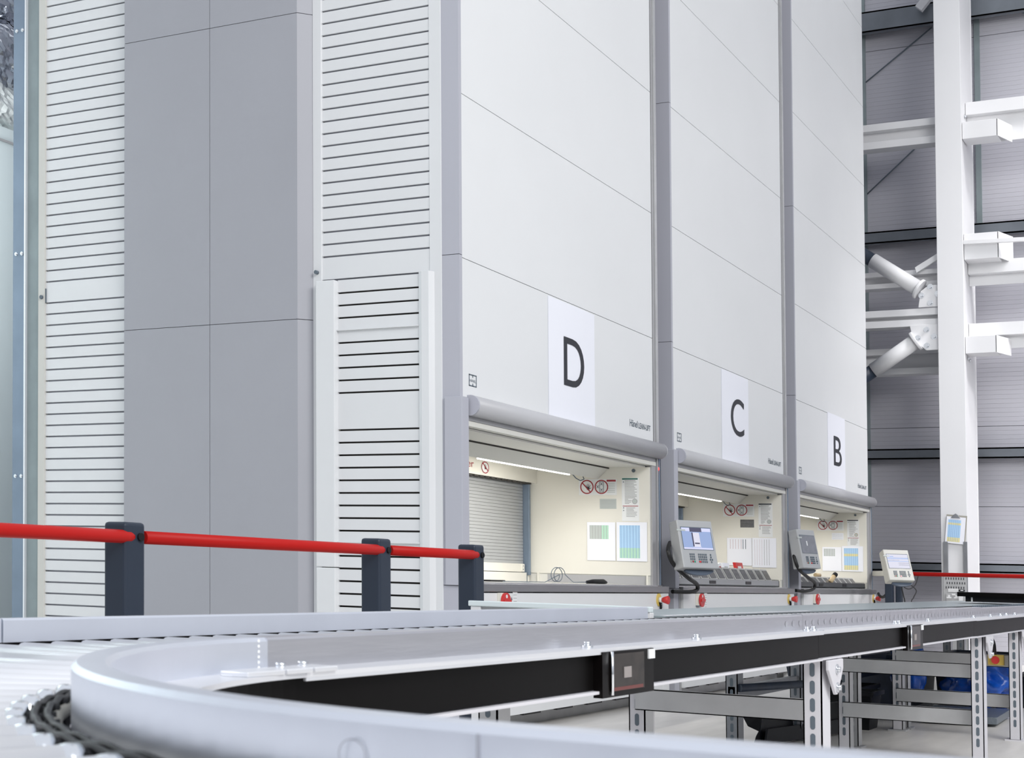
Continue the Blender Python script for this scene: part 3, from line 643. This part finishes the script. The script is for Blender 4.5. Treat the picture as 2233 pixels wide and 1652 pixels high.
# ================================================================== CONVEYOR
Y0, Y1 = -2.76, -2.02
HT = .866
CX, CY, RI = -5.64, -3.70, .94
t = thing('roller_conveyor', 'long aluminium roller conveyor with a quarter turn in the foreground', 'conveyor', (-1, -2.4, 0))
def arc(r, a0, a1, n, z): return [(CX + r * math.cos(math.radians(a0 + (a1 - a0) * k / n)), CY + r * math.sin(math.radians(a0 + (a1 - a0) * k / n)), z) for k in range(n + 1)]
def sweep(mb, prof, m, a0=90, a1=180, n=40, smooth=True, ext0=None, ext1=None):
    """profile [(radius offset, height)] carried along straight + quarter turn + straight"""
    st = []
    if ext0 is not None: st.append(lambda r: (ext0, CY + r))
    for k in range(n + 1):
        an = math.radians(a0 + (a1 - a0) * k / n); st.append(lambda r, an=an: (CX + r * math.cos(an), CY + r * math.sin(an)))
    if ext1 is not None: st.append(lambda r: (CX - r, ext1))
    vs = [(*f(r), z) for f in st for r, z in prof]; q = len(prof)
    fs = [(i * q + k, i * q + (k + 1) % q, (i + 1) * q + (k + 1) % q, (i + 1) * q + k) for i in range(len(st) - 1) for k in range(q)]
    mb.add(vs, fs, m, False); mb.add(vs[:q], [tuple(range(q))], m); mb.add(vs[-q:], [tuple(range(q))], m)
# inner guide: straight leg, turn, near leg in one bent rail
mb = MB(); sweep(mb, [(.940, .800), (.940, HT - .006), (.946, HT), (.977, HT), (.983, HT - .006), (.983, .775), (.977, .775), (.977, .800)], 'alu_near', ext1=-5.6)
mb.disc((-6.6158, -3.558, .835), (0, .0125, 0), (0, 0, .0125), 'seam_alu', 32, r0=.92)
mb.box(-6.6242, -6.6225, -3.673, -3.671, .79, .860, 'seam_alu')
mb.build('guide_rail', t)
mb = MB().prism([(CX, Y0, .800), (CX, Y0, HT - .004), (CX, Y0 + .004, HT), (CX, Y0 + .040, HT), (CX, Y0 + .043, HT - .004), (CX, Y0 + .043, .80)], (3.11, 0, 0), 'alu')
mb.prism([(-2.528, Y0, .800), (-2.528, Y0, HT - .001), (-2.528, Y0 + .004, HT + .002), (-2.528, Y0 + .040, HT + .002), (-2.528, Y0 + .043, .80)], (3.73, 0, 0), 'alu')
mb.prism([(1.204, Y0, .800), (1.204, Y0, HT - .006), (1.204, Y0 + .004, HT - .002), (1.204, Y0 + .040, HT - .002), (1.204, Y0 + .043, .80)], (5.2, 0, 0), 'alu')
# row of paler discs: small reflections painted onto the guide face
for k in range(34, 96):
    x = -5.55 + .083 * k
    mb.disc((x, Y0 - .0008, .838), (.017, 0, 0), (0, 0, .010), 'alu_glint', 14)
mb.build('guide_rail', t)
# side frame under the guide: upper lip, black web, lower flange
def frame(x0, x1, dz=0):
    MB().box(x0, x1, -2.835, Y0 + .04, .806 + dz, .814 + dz, 'alu_top').box(x0, x1, -2.835, -2.829, .800 + dz, .814 + dz, 'alu_top').build('lip', t, .001)
    MB().box(x0, x1, -2.815, -2.808, .718 + dz, .806 + dz, 'black_gloss').build('side_panel', t, label='black side panel')
    MB().box(x0, x1, -2.83, Y0 + .05, .709 + dz, .716 + dz, 'leg_white').build('lower_flange', t, .001)
frame(CX, -4.40); frame(-4.40, -2.53); frame(-2.528, .60, .002); frame(.602, 6.4, .0)
mb = MB(); sweep(mb, [(.865, .806), (.865, .814), (.95, .814), (.95, .806)], 'alu_top', ext1=-5.6); mb.build('lip', t)
mb = MB(); sweep(mb, [(.885, .716), (.885, .806), (.892, .806), (.892, .716)], 'black_gloss', ext1=-5.6); mb.build('side_panel', t, label='black side panel')
mb = MB(); sweep(mb, [(.87, .709), (.87, .716), (1.72, .716), (1.72, .709)], 'leg_white', ext1=-5.6); mb.build('under_tray', t)
MB().box(CX, 6.4, Y0 + .045, Y1, .709, .716, 'leg_white').build('under_tray', t)
# three clip pieces on the lip near the turn and bolts
for x0, x1 in ((-5.80, -5.705), (-5.70, -5.63), (-5.625, -5.56)): MB().box(x0, x1, -2.842, -2.79, .814, .822, 'alu_top').build('clip', t, .002)
bx = [(-5.66, -2.80), (-5.60, -2.80), (-4.47, -2.80), (-3.73, -2.80), (-2.62, -2.80), (-2.54, -2.80), (-1.25, -2.80), (-1.18, -2.80), (-.55, -2.80), (.68, -2.80), (1.25, -2.80), (1.62, -2.80), (1.92, -2.79), (2.2, -2.80)]
for x, y in bx:
    MB().cyl((x, y, .814), (x, y, .820), .014, 'bolt', 12).cyl((x, y, .820), (x, y, .829), .009, 'bolt', 6).build('bolt', t)
mb = MB(); z = .822
for k in range(6): mb.disc((-5.665, Y0 - .001, .815 + .0085 * k + .004), (.0035, 0, 0), (0, 0, .0028), 'sticker', 10)
mb.build('threaded_stud', t)
# outer guide
MB().prism([(-5.465, -2.0, .819), (-5.465, -2.0, .862), (-5.465, -1.996, .866), (-5.465, -1.975, .866), (-5.465, -1.972, .819)], (3.39, 0, 0), 'alu_near').build('guide_rail', t)
mb = MB(); sweep(mb, [(1.70, .819), (1.70, .866), (1.728, .866), (1.728, .819)], 'alu_near', ext0=-5.47, ext1=-5.6); mb.build('guide_rail', t)
MB().box(-5.46, 6.4, -1.995, -1.975, .716, .819, 'black_gloss').build('side_panel', t, label='black side panel')
mb = MB(); sweep(mb, [(1.705, .716), (1.705, .819), (1.72, .819), (1.72, .716)], 'black_gloss', ext1=-5.6); mb.build('side_panel', t)
# rollers of the turn
base = Vector(t['_b'])
def roller_mesh(name, r0, r1, m, length, n=20):
    me_mb = MB()
    me_mb.tube([(0, 0, 0), (length, 0, 0)], [r0, r1], m, n)
    return me_mb
for i in range(20):
    an = math.radians(90 + 1.6 + 4.72 * i)
    if an > math.radians(183): break
    c, s = math.cos(an), math.sin(an); hz = .815; q = lambda r, z: (CX + c * r, CY + s * r, z)
    mb = MB(); mb.tube([q(1.050, hz - .024), q(1.69, hz - .034)], [.023, .0265], 'roller_steel', 20)
    o = mb.build('roller', t)
    mb = MB(); mb.tube([q(1.032, hz - .024), q(1.034, hz - .024), q(1.044, hz - .024), q(1.052, hz - .024)], [.012, .0235, .0245, .023], 'roller_end', 20); mb.tube([q(r_, hz - .024) for r_ in (.998, 1.004, 1.006, 1.012, 1.014, 1.020, 1.022, 1.030)], [.020, .020, .017, .020, .017, .020, .017, .020], 'black_soft', 14); mb.build('hub', o)
for i in range(15):     # near leg after the turn
    y = CY - .05 - .085 * i
    mb = MB(); mb.tube([(CX - 1.055, y, .791), (CX - 1.69, y, .791)], .024, 'roller_steel', 20); o = mb.build('roller', t)
    MB().tube([(CX - 1.005, y, .791), (CX - 1.033, y, .791)], .023, 'roller_end', 20).build('hub', o)
# drive belts hopping from hub to hub
for dr in (1.008, 1.022):
    mb = MB(); pts = []
    for k in range(121):
        an = 90 + 1.6 + (88) * k / 120; ph = (an - 91.6) / 4.72 * math.pi
        z = .811 - .003 * math.sin(ph) ** 2
        pts.append((CX + dr * math.cos(math.radians(an)), CY + dr * math.sin(math.radians(an)), z))
    pts += [(CX - dr, CY - .05 - .085 * k / 2, .8105 - .005 * (k % 2)) for k in range(1, 26)]
    mb.tube(pts, .0042, 'rubber', 8); mb.build('drive_belt', t)
mb = MB(); mb.tube([(CX + 1.0 * math.cos(math.radians(a)), CY + 1.0 * math.sin(math.radians(a)), .798) for a in range(118, 181, 3)] + [(CX - 1.0, -4.5, .798)], .008, 'card', 8); mb.build('cable', t, label='pale cable beside the rollers')
# bearing blocks of the turn near the inner guide
for a in (): MB().obox((CX + 1.02 * math.cos(math.radians(a)), CY + 1.02 * math.sin(math.radians(a)), .775), (-.03, .012, 0), (.012, .03, 0), (0, 0, .042), 'black_soft').build('bearing_block', t, .003)
# straight rollers
for i in range(43):
    x = -5.60 + .085 * i
    if x > -2.1: break
    MB().tube([(x, Y0 + .05, .796), (x, Y1, .796)], .024, 'roller_steel', 16).build('roller', t)
mb = MB().box(1.2, 4.9, Y0 + .046, Y0 + .050, .80, .862, 'alu')
for i in range(48): mb.box(1.24 + .075 * i, 1.27 + .075 * i, Y0 + .051, Y0 + .06, .80, .875, 'ink_grey')
mb.build('comb_strip', t)
mb = MB()
for i in range(80):
    x = -2.05 + .085 * i
    if x > 4.4: break
    mb = MB().tube([(x, Y0 + .05, .796), (x, Y1, .796)], .024, 'roller_steel', 12); mb.build('roller', t)
# clear inspection windows in the black side
def window(x0, x1, z1):
    o = MB().box(x0 - .05, x1 + .07, -2.838, -2.815, .700, z1, 'black_shiny').build('cover_plate', t)
    MB().box(x0, x1, -2.841, -2.838, .713, z1 - .006, 'window_inner').box(x0 + .07, x0 + .115, -2.8425, -2.841, .742, .768, 'label_grey').box(x0 + .01, x1 - .01, -2.842, -2.841, .714, .722, 'red_dim').build('inspection_window', o)
    MB().tube([(x0 - .004, -2.843, .705), (x0 - .004, -2.843, z1)], .004, 'roller_end', 8).build('hinge', o)
    MB().box(x1 + .03, x1 + .07, -2.842, -2.838, z1 - .025, z1 - .002, 'sticker').build('label_tag', o)
window(-4.42, -4.22, .806); window(-1.13, -.93, .808)
# legs and cross beams
def upright(x, y, w, slots, parent, z1=.709, mA='leg_white', mB='leg_white'):
    d = .034
    mb = MB().box(x, x + .006, y - d, y + d, .012, z1, mA)      # face with slots
    mb.box(x, x + w, y - d, y - d + .005, .012, z1, mB).box(x, x + w, y + d - .005, y + d, .012, z1, mB)
    mb.box(x - .01, x + w + .03, y - d - .02, y + d + .03, 0, .010, mB)
    z = .09
    while z < z1 - .06:
        pts = []
        for k in range(12):
            an = math.pi * k / 11; pts.append((x - .001, y + .009 * math.cos(an), z + .030 + .010 + .009 * math.sin(an)))
        for k in range(12):
            an = math.pi + math.pi * k / 11; pts.append((x - .001, y + .009 * math.cos(an), z + .010 + .009 * math.sin(an)))
        mb.add(pts, [tuple(range(len(pts)))], 'ink_grey'); z += .062
    return mb.build('leg', parent)
def crossbeam(x, y0, y1, z0, z1, parent):
    MB().box(x, x + .004, y0, y1, z0, z1, 'zinc').box(x, x + .03, y0, y1, z0, z0 + .004, 'zinc').box(x, x + .03, y0, y1, z1 - .004, z1, 'zinc').build('crossbeam', parent)
def gusset(x, parent, z=.709):
    y = -2.838
    o = MB().prism([(x - .03, y, z), (x + .17, y, z), (x + .17, y, z - .035), (x + .09, y, z - .125), (x + .065, y, z - .125), (x - .03, y, z - .035)], (0, .012, 0), 'leg_white').build('gusset', parent, .003)
    bolts(o, [(x + .075, y, z - .035), (x + .08, y, z - .10)], (0, -1, 0), .011, .014)
for x, xr in ((-2.47, -2.20), (.92, 1.02), (2.32, 2.45)):
    upright(x, -2.775, .11, 1, t); upright(xr, -2.0, .09, 1, t, mA='leg_white', mB='zinc')
    gusset(x + .02, t)
    crossbeam(xr - .02, -2.74, -2.0, .465, .548, t)
    if x > 0: crossbeam(xr - .02, -2.74, -2.0, .20, .29, t)
upright(1.22, -2.0, .09, 1, t, mA='zinc', mB='zinc'); upright(2.62, -2.0, .10, 1, t, mA='zinc', mB='zinc')
upright(-3.45, -2.0, .09, 1, t, mA='zinc', mB='zinc')

# ---- side rail standing behind the conveyor, left of the table
t2 = thing('side_frame', 'pale green steel edge rail on a leg behind the conveyor, before lift D', 'frame', (-1.85, -1.5, 0))
MB().box(-1.875, -1.835, -1.93, -1.07, .838, .862, 'wall_pale').build('edge_rail', t2, .004)
MB().box(-1.87, -1.83, -1.13, -1.08, 0, .838, 'steel_white').build('leg', t2, .003)
MB().box(-1.87, -1.83, -1.93, -1.88, 0, .838, 'steel_white').build('leg', t2, .003)
MB().box(-1.86, -1.85, -1.90, -1.13, .76, .838, 'shutter').build('apron', t2)
# ---- transfer table beside the conveyor
t3 = thing('transfer_table', 'long flat grey-green transfer table along the far side of the conveyor', 'table', (2.5, -1.7, 0))
mb = MB().prism([(-1.80, -1.965, .814), (10.4, -1.965, .814), (10.4, -1.01, .814), (-1.80, -1.47, .814)], (0, 0, .010), 'table_top')
for k in range(25): mb.prism([(-1.78 + .09 * k, -1.968, .8235), (-1.78 + .09 * k + .078, -1.968, .8235), (-1.78 + .09 * k + .078, -1.94, .8255), (-1.78 + .09 * k, -1.94, .8255)], (0, 0, .002), 'alu_top')
mb.build('table_top', t3)
for x in (.16, 1.40): upright(x, -1.6, .10, 1, t3, z1=.814, mA='zinc_dark', mB='zinc_dark')
for x in (6.3, 7.0): upright(x, -1.62, .10, 1, t3, z1=.814, mA='zinc_dark', mB='zinc_dark')
MB().box(.16, 1.5, -1.62, -1.58, .33, .40, 'zinc_dark').build('rail', t3)

# ================================================================== BARRIERS
t = thing('safety_barrier', 'safety barrier of red pipe through three dark posts in front of the louvred lift side', 'barrier', (-2.8, -1, 0))
for x in (-4.0, -2.52, -1.715):
    MB().box(x - .047, x + .047, -1.045, -.955, 0, 1.112, 'post_navy').build('post', t, .012, seg=3)
    MB().cyl((x + .02, -1.045, 1.066), (x + .02, -1.053, 1.066), .013, 'black_soft', 12).build('fixing', t)
for a, b in ((-6.6, -4.02), (-3.95, -2.54), (-2.47, -1.735)):
    mb = MB(); mb.tube([(a, -1.03, 1.066), (b, -1.03, 1.066), (b + .018, -1.03, 1.066), (b + .028, -1.03, 1.066)], [.021, .021, .016, .006], 'rail_red', 20); mb.build('rail', t)
MB().box(-6.68, -6.58, -1.045, -.955, 0, 1.112, 'post_navy').build('post', t, .012)
t = thing('safety_barrier', 'safety barrier of red pipe in front of the column, by the beige console', 'barrier', (10.1, -2, 0))
MB().box(10.03, 10.13, -.31, -.22, 0, 1.16, 'post_navy').build('post', t, .012, seg=3)
MB().box(10.10, 10.20, -.40, -.33, 0, 1.10, 'post_navy').build('post', t, .012, seg=3)
MB().cyl((10.08, -.27, 1.125), (10.08, -5, 1.125), .024, 'rail_red', 18).build('rail', t)
MB().box(10.03, 10.13, -5.05, -4.95, 0, 1.16, 'post_navy').build('post', t, .012)

# ================================================================== THINGS ON THE COLUMN
t = thing('cable_tray_panel', 'grey perforated metal service panel standing against the column', 'panel', (10.9, -.9, .1))
MB().box(10.90, 10.925, -.80, -.747, .12, 1.54, 'zinc_dark').build('frame_post', t, .002)
MB().box(10.90, 10.925, -1.03, -.985, .12, 1.54, 'zinc_dark').build('frame_post', t, .002)
mb = MB().box(10.895, 10.90, -1.02, -.745, .12, 1.115, 'zinc'); 
for r_ in range(3):
    for k in range(8): y = -.775 - .030 * k - (.012 if r_ % 2 else 0); mb.box(10.892, 10.895, y - .005, y + .005, 1.095 - .055 * r_ - .022, 1.095 - .055 * r_ + .006, 'ink')
mb.build('perforated_plate', t)
mb = MB().box(10.888, 10.894, -.92, -.80, .925, .965, 'sticker')
for k in range(2): mb.box(10.887, 10.888, -.91, -.81, .94 + .012 * k, .942 + .012 * k, 'text_grey')
mb.build('label_strip', t)
t = thing('socket_outlet', 'white socket outlets low on the perforated panel of the column', 'socket', (10.88, -.87, .86))
MB().box(10.875, 10.89, -.96, -.775, .79, .905, 'zinc').build('back_plate', t, .002)
mb = MB()
for y in (-.81, -.90): mb.box(10.868, 10.875, y - .028, y + .028, .845, .862, 'sticker').box(10.868, 10.875, y - .012, y + .012, .862, .885, 'sticker')
mb.box(10.868, 10.875, -.885, -.845, .882, .902, 'sticker').box(10.85, 10.875, -.975, -.93, .80, .90, 'panel_white'); mb.build('outlets', t)
tag(MB().box(10.86, 10.90, -.995, -.93, .93, .955, 'black_soft').box(10.858, 10.86, -.985, -.95, .94, .95, 'sticker').build('black_box', None, .002), 'small black box on the perforated panel right of its white label', 'box')
t = thing('clipboard', 'clipboard with a blue and yellow table hanging on the column', 'clipboard', (10.9, -.9, 1.55))
ry = math.radians(5); 
def rot(y, z): dy, dz = y + .905, z - 1.7; return (-.905 + dy * math.cos(ry) - dz * math.sin(ry), 1.7 + dy * math.sin(ry) + dz * math.cos(ry))
def rq(mb, x0, x1, ya, yb, za, zb, m): mb.prism([(x0, *rot(ya, za)), (x0, *rot(yb, za)), (x0, *rot(yb, zb)), (x0, *rot(ya, zb))], (x1 - x0, 0, 0), m)
mb = MB(); rq(mb, 10.915, 10.92, -.775, -1.02, 1.525, 1.865, 'card'); mb.build('board', t)
mb = MB(); rq(mb, 10.905, 10.907, -.780, -1.008, 1.515, 1.842, 'paper')
for a, b, m in ((.80, .92, 'blue_tint'), (.72, .80, 'yellow_tint'), (.22, .72, 'blue_tint'), (.05, .22, 'yellow_tint')): rq(mb, 10.904, 10.905, -.803, -.955, 1.52 + a * .31, 1.52 + b * .31, m)
for k in range(6): rq(mb, 10.9035, 10.904, -.82 - .022 * k, -.823 - .022 * k, 1.54, 1.80, 'line_blue')
mb.build('paper', t)
mb = MB(); mb.prism([(10.895, -.84, 1.832), (10.895, -.955, 1.826), (10.895, -.925, 1.868), (10.895, -.90, 1.885), (10.895, -.872, 1.868)], (.015, 0, 0), 'zinc_dark'); mb.build('clip', t, .003)
# black packing bench far right
t = thing('packing_bench', 'black bench top at the right edge behind the conveyor', 'bench', (7.8, -2.6, 0))
MB().box(7.36, 8.3, -4.8, -1.53, .892, .935, 'black_gloss').build('bench_top', t, .003)
MB().box(7.42, 8.2, -4.8, -1.60, .842, .892, 'black_soft').box(7.41, 7.42, -1.67, -1.655, .845, .885, 'sticker').build('apron', t)
for y in (-2.6, -4.7): MB().box(7.5, 7.58, y, y + .08, 0, .842, 'black_soft').build('leg', t, .003)

# ================================================================== UNDER THE CONVEYOR
def crate(x0, x1, y0, y1, z0, z1, m, label, tp=.03):
    t = thing('crate', label, 'crate', ((x0 + x1) / 2, (y0 + y1) / 2, z0))
    mb = MB(); lo = [(x0 + tp, y0 + tp), (x1 - tp, y0 + tp), (x1 - tp, y1 - tp), (x0 + tp, y1 - tp)]; hi = [(x0, y0), (x1, y0), (x1, y1), (x0, y1)]
    il = [(a + (.012 if a < (x0 + x1) / 2 else -.012), b + (.012 if b < (y0 + y1) / 2 else -.012)) for a, b in lo]; ih = [(a + (.012 if a < (x0 + x1) / 2 else -.012), b + (.012 if b < (y0 + y1) / 2 else -.012)) for a, b in hi]
    vs = [(a, b, z0) for a, b in lo] + [(a, b, z1) for a, b in hi] + [(a, b, z1) for a, b in ih] + [(a, b, z0 + .012) for a, b in il]
    fs = [(3, 2, 1, 0)] + [(i, (i + 1) % 4, 4 + (i + 1) % 4, 4 + i) for i in range(4)] + [(4 + i, 4 + (i + 1) % 4, 8 + (i + 1) % 4, 8 + i) for i in range(4)] + [(8 + i, 8 + (i + 1) % 4, 12 + (i + 1) % 4, 12 + i) for i in range(4)] + [(12, 13, 14, 15)]
    mb.add(vs, fs, m); mb.build('tub', t, .004)
    mb = MB(); w = .014
    mb.box(x0 - w, x1 + w, y0 - w, y0, z1 - .03, z1, m).box(x0 - w, x1 + w, y1, y1 + w, z1 - .03, z1, m).box(x0 - w, x0, y0, y1, z1 - .03, z1, m).box(x1, x1 + w, y0, y1, z1 - .03, z1, m); mb.build('rim', t, .003)
    return t
crate(2.32, 2.62, -1.86, -1.46, 0, .26, 'crate_black', 'black plastic crate on the floor left of the dark blue crates')
crate(2.95, 3.55, -1.62, -1.20, 0, .24, 'crate_black', 'black plastic crate on the floor between the rear conveyor legs')
crate(3.0, 4.2, -1.55, -1.05, .28, .48, 'crate_navy', 'dark blue crate lying on the others under the transfer table')
crate(5.0, 6.0, -2.30, -1.75, 0, .42, 'crate_navy', 'dark blue crate on the floor behind the blue plastic bag')
crate(5.1, 6.1, -2.80, -2.36, 0, .26, 'crate_black', 'black plastic crate on the floor at the right edge beyond the last conveyor leg')
crate(4.4, 5.4, -1.70, -1.20, 0, .42, 'crate_navy', 'dark blue crate on the floor behind the small blue bag and the paired rear legs')
# tipped black tray: two folded flaps
t = thing('folded_crate', 'folded black plastic crate lying on the floor behind the nearest conveyor leg', 'crate', (1.6, -1.6, 0))
MB().prism([(.86, -1.42, .20), (.90, -1.45, .115), (.95, -1.50, .085), (.90, -1.50, .06), (.86, -1.50, .025), (.90, -1.52, .004), (1.02, -1.52, .004), (1.04, -1.50, .20)], (1.25, -.25, 0), 'crate_black').build('shell', t, .004)
MB().prism([(.92, -1.54, .01), (.99, -1.535, .10), (2.24, -1.785, .10), (2.19, -1.79, .01)], (0, -.012, 0), 'crate_black').build('flap', t, .003)
tag(MB().cyl((.17, -1.64, .395), (1.10, -2.0, .405), .022, 'crate_navy', 14).build('drive_tube'), 'dark green-black tube fixed behind the nearest conveyor legs', 'tube')
tag(MB().box(3.25, 4.05, -1.66, -1.15, .482, .494, 'card').build('cardboard_sheet', None, .002), 'grey cardboard sheet lying on the dark blue crate under the table', 'cardboard')
t = thing('floor_scale', 'low grey steel platform lying on the floor between the far conveyor legs', 'platform', (3.6, -2.25, 0))
MB().prism([(3.13, -2.00, .02), (3.20, -2.53, .02), (4.05, -2.50, .02), (3.98, -1.95, .02)], (0, 0, .050), 'plate_steel').build('plate', t, .003)
MB().box(3.3, 3.4, -2.4, -2.1, 0, .02, 'black_soft').box(3.8, 3.9, -2.4, -2.1, 0, .02, 'black_soft').build('feet', t)
# blue plastic bag, a crumpled sack
def sack(cx, cy, cz, rx, ry_, rz, m, seed):
    rnd = random.Random(seed); bm = bmesh.new(); bmesh.ops.create_icosphere(bm, subdivisions=4, radius=1)
    ks = [(Vector((rnd.uniform(-1, 1), rnd.uniform(-1, 1), rnd.uniform(-1, 1))).normalized(), rnd.uniform(3, 8), rnd.uniform(0, 6)) for _ in range(9)]
    vs = []
    for v in bm.verts:
        d = 1 + sum(.05 * math.sin(k * v.co.dot(a) * 2 + p) for a, k, p in ks); p = v.co * d
        vs.append((cx + p.x * rx, cy + p.y * ry_, max(.002 if cz < rz * 1.2 else 0, cz + p.z * rz)))
    fs = [tuple(q.index for q in f.verts) for f in bm.faces]; bm.free(); return MB().add(vs, fs, m, True)
tag(sack(4.55, -2.22, .22, .40, .28, .19, 'bag_blue', 3).build('plastic_bag'), 'crumpled shiny blue plastic bag under the conveyor behind the scale', 'bag')
tag(sack(3.7, -1.82, .36, .16, .12, .24, 'bag_blue', 5).build('plastic_bag'), 'small blue plastic bag between the paired rear legs of the conveyor', 'bag')
t = thing('stop_button_box', 'yellow emergency stop box with a red button and black conduit under the conveyor', 'stop button', (2.83, -2.6, .5))
MB().box(2.395, 2.435, -2.70, -2.60, .478, .546, 'yellow').build('box', t, .004)
MB().tube([(2.395, -2.65, .512), (2.385, -2.65, .512), (2.37, -2.65, .512)], [.014, .026, .024], 'red', 24).build('button', t)
MB().tube(curve([(2.5, -2.53, .70), (2.45, -2.58, .685), (2.42, -2.63, .63), (2.415, -2.64, .545)]), .014, 'rubber', 12).build('conduit', t)

# ================================================================== LEFT EDGE
t = thing('steel_upright', 'tall bluish galvanised steel upright at the rear corner of lift D', 'post', (.05, 3.45, 0))
MB().box(.0, .05, 3.345, 3.448, 0, 8.2, 'zinc_green').build('web', t)
MB().box(-.02, .12, 3.449, 3.462, 0, 8.2, 'alu_top').build('edge', t)
MB().box(-.01, .12, 3.462, 3.575, 0, 8.2, 'zinc_blue').build('flange', t)
bolts(t, [(-.01, y, z) for z in (1.58, 3.14, 4.72) for y in (3.49, 3.545)], (-1, 0, 0), .008, .010)
t = thing('cold_room_panel', 'pale green insulated panel wall behind the steel upright', 'panel', (.8, 4.6, 0))
MB().box(.3, 3.0, 4.6, 4.7, 0, 4.42, 'wall_pale').build('panel', t, .004)
MB().box(.3, 3.0, 4.58, 4.6, 4.30, 4.315, 'seam_soft').build('joint', t)
t = thing('air_duct', 'crumpled silver foil wrapped air duct at the top left', 'duct', (1.2, 4.7, 4.9))
def duct(cz, r, seed, m):
    rnd = random.Random(seed); n, L = 64, 70; vs = []
    for i in range(L + 1):
        x = .2 + 2.4 * i / L
        for k in range(n):
            a = 2 * math.pi * k / n; d = r * (1 + .035 * math.sin(5 * a + 9 * x) + .03 * math.sin(11 * a - 15 * x + 2) + .025 * math.sin(23 * x + 3 * a)) + rnd.uniform(-.012, .012)
            vs.append((x, 4.75 + d * math.cos(a), cz + d * math.sin(a)))
    fs = [(i * n + k, i * n + (k + 1) % n, (i + 1) * n + (k + 1) % n, (i + 1) * n + k) for i in range(L) for k in range(n)]
    return MB().add(vs, fs, m)
duct(5.55, .30, 1, 'foil').build('foil_wrap', t); duct(4.98, .30, 2, 'foil').build('foil_wrap', t)
duct(4.65, .20, 4, 'cloth_white').build('cloth_wrap', t, label='white wrapped section')
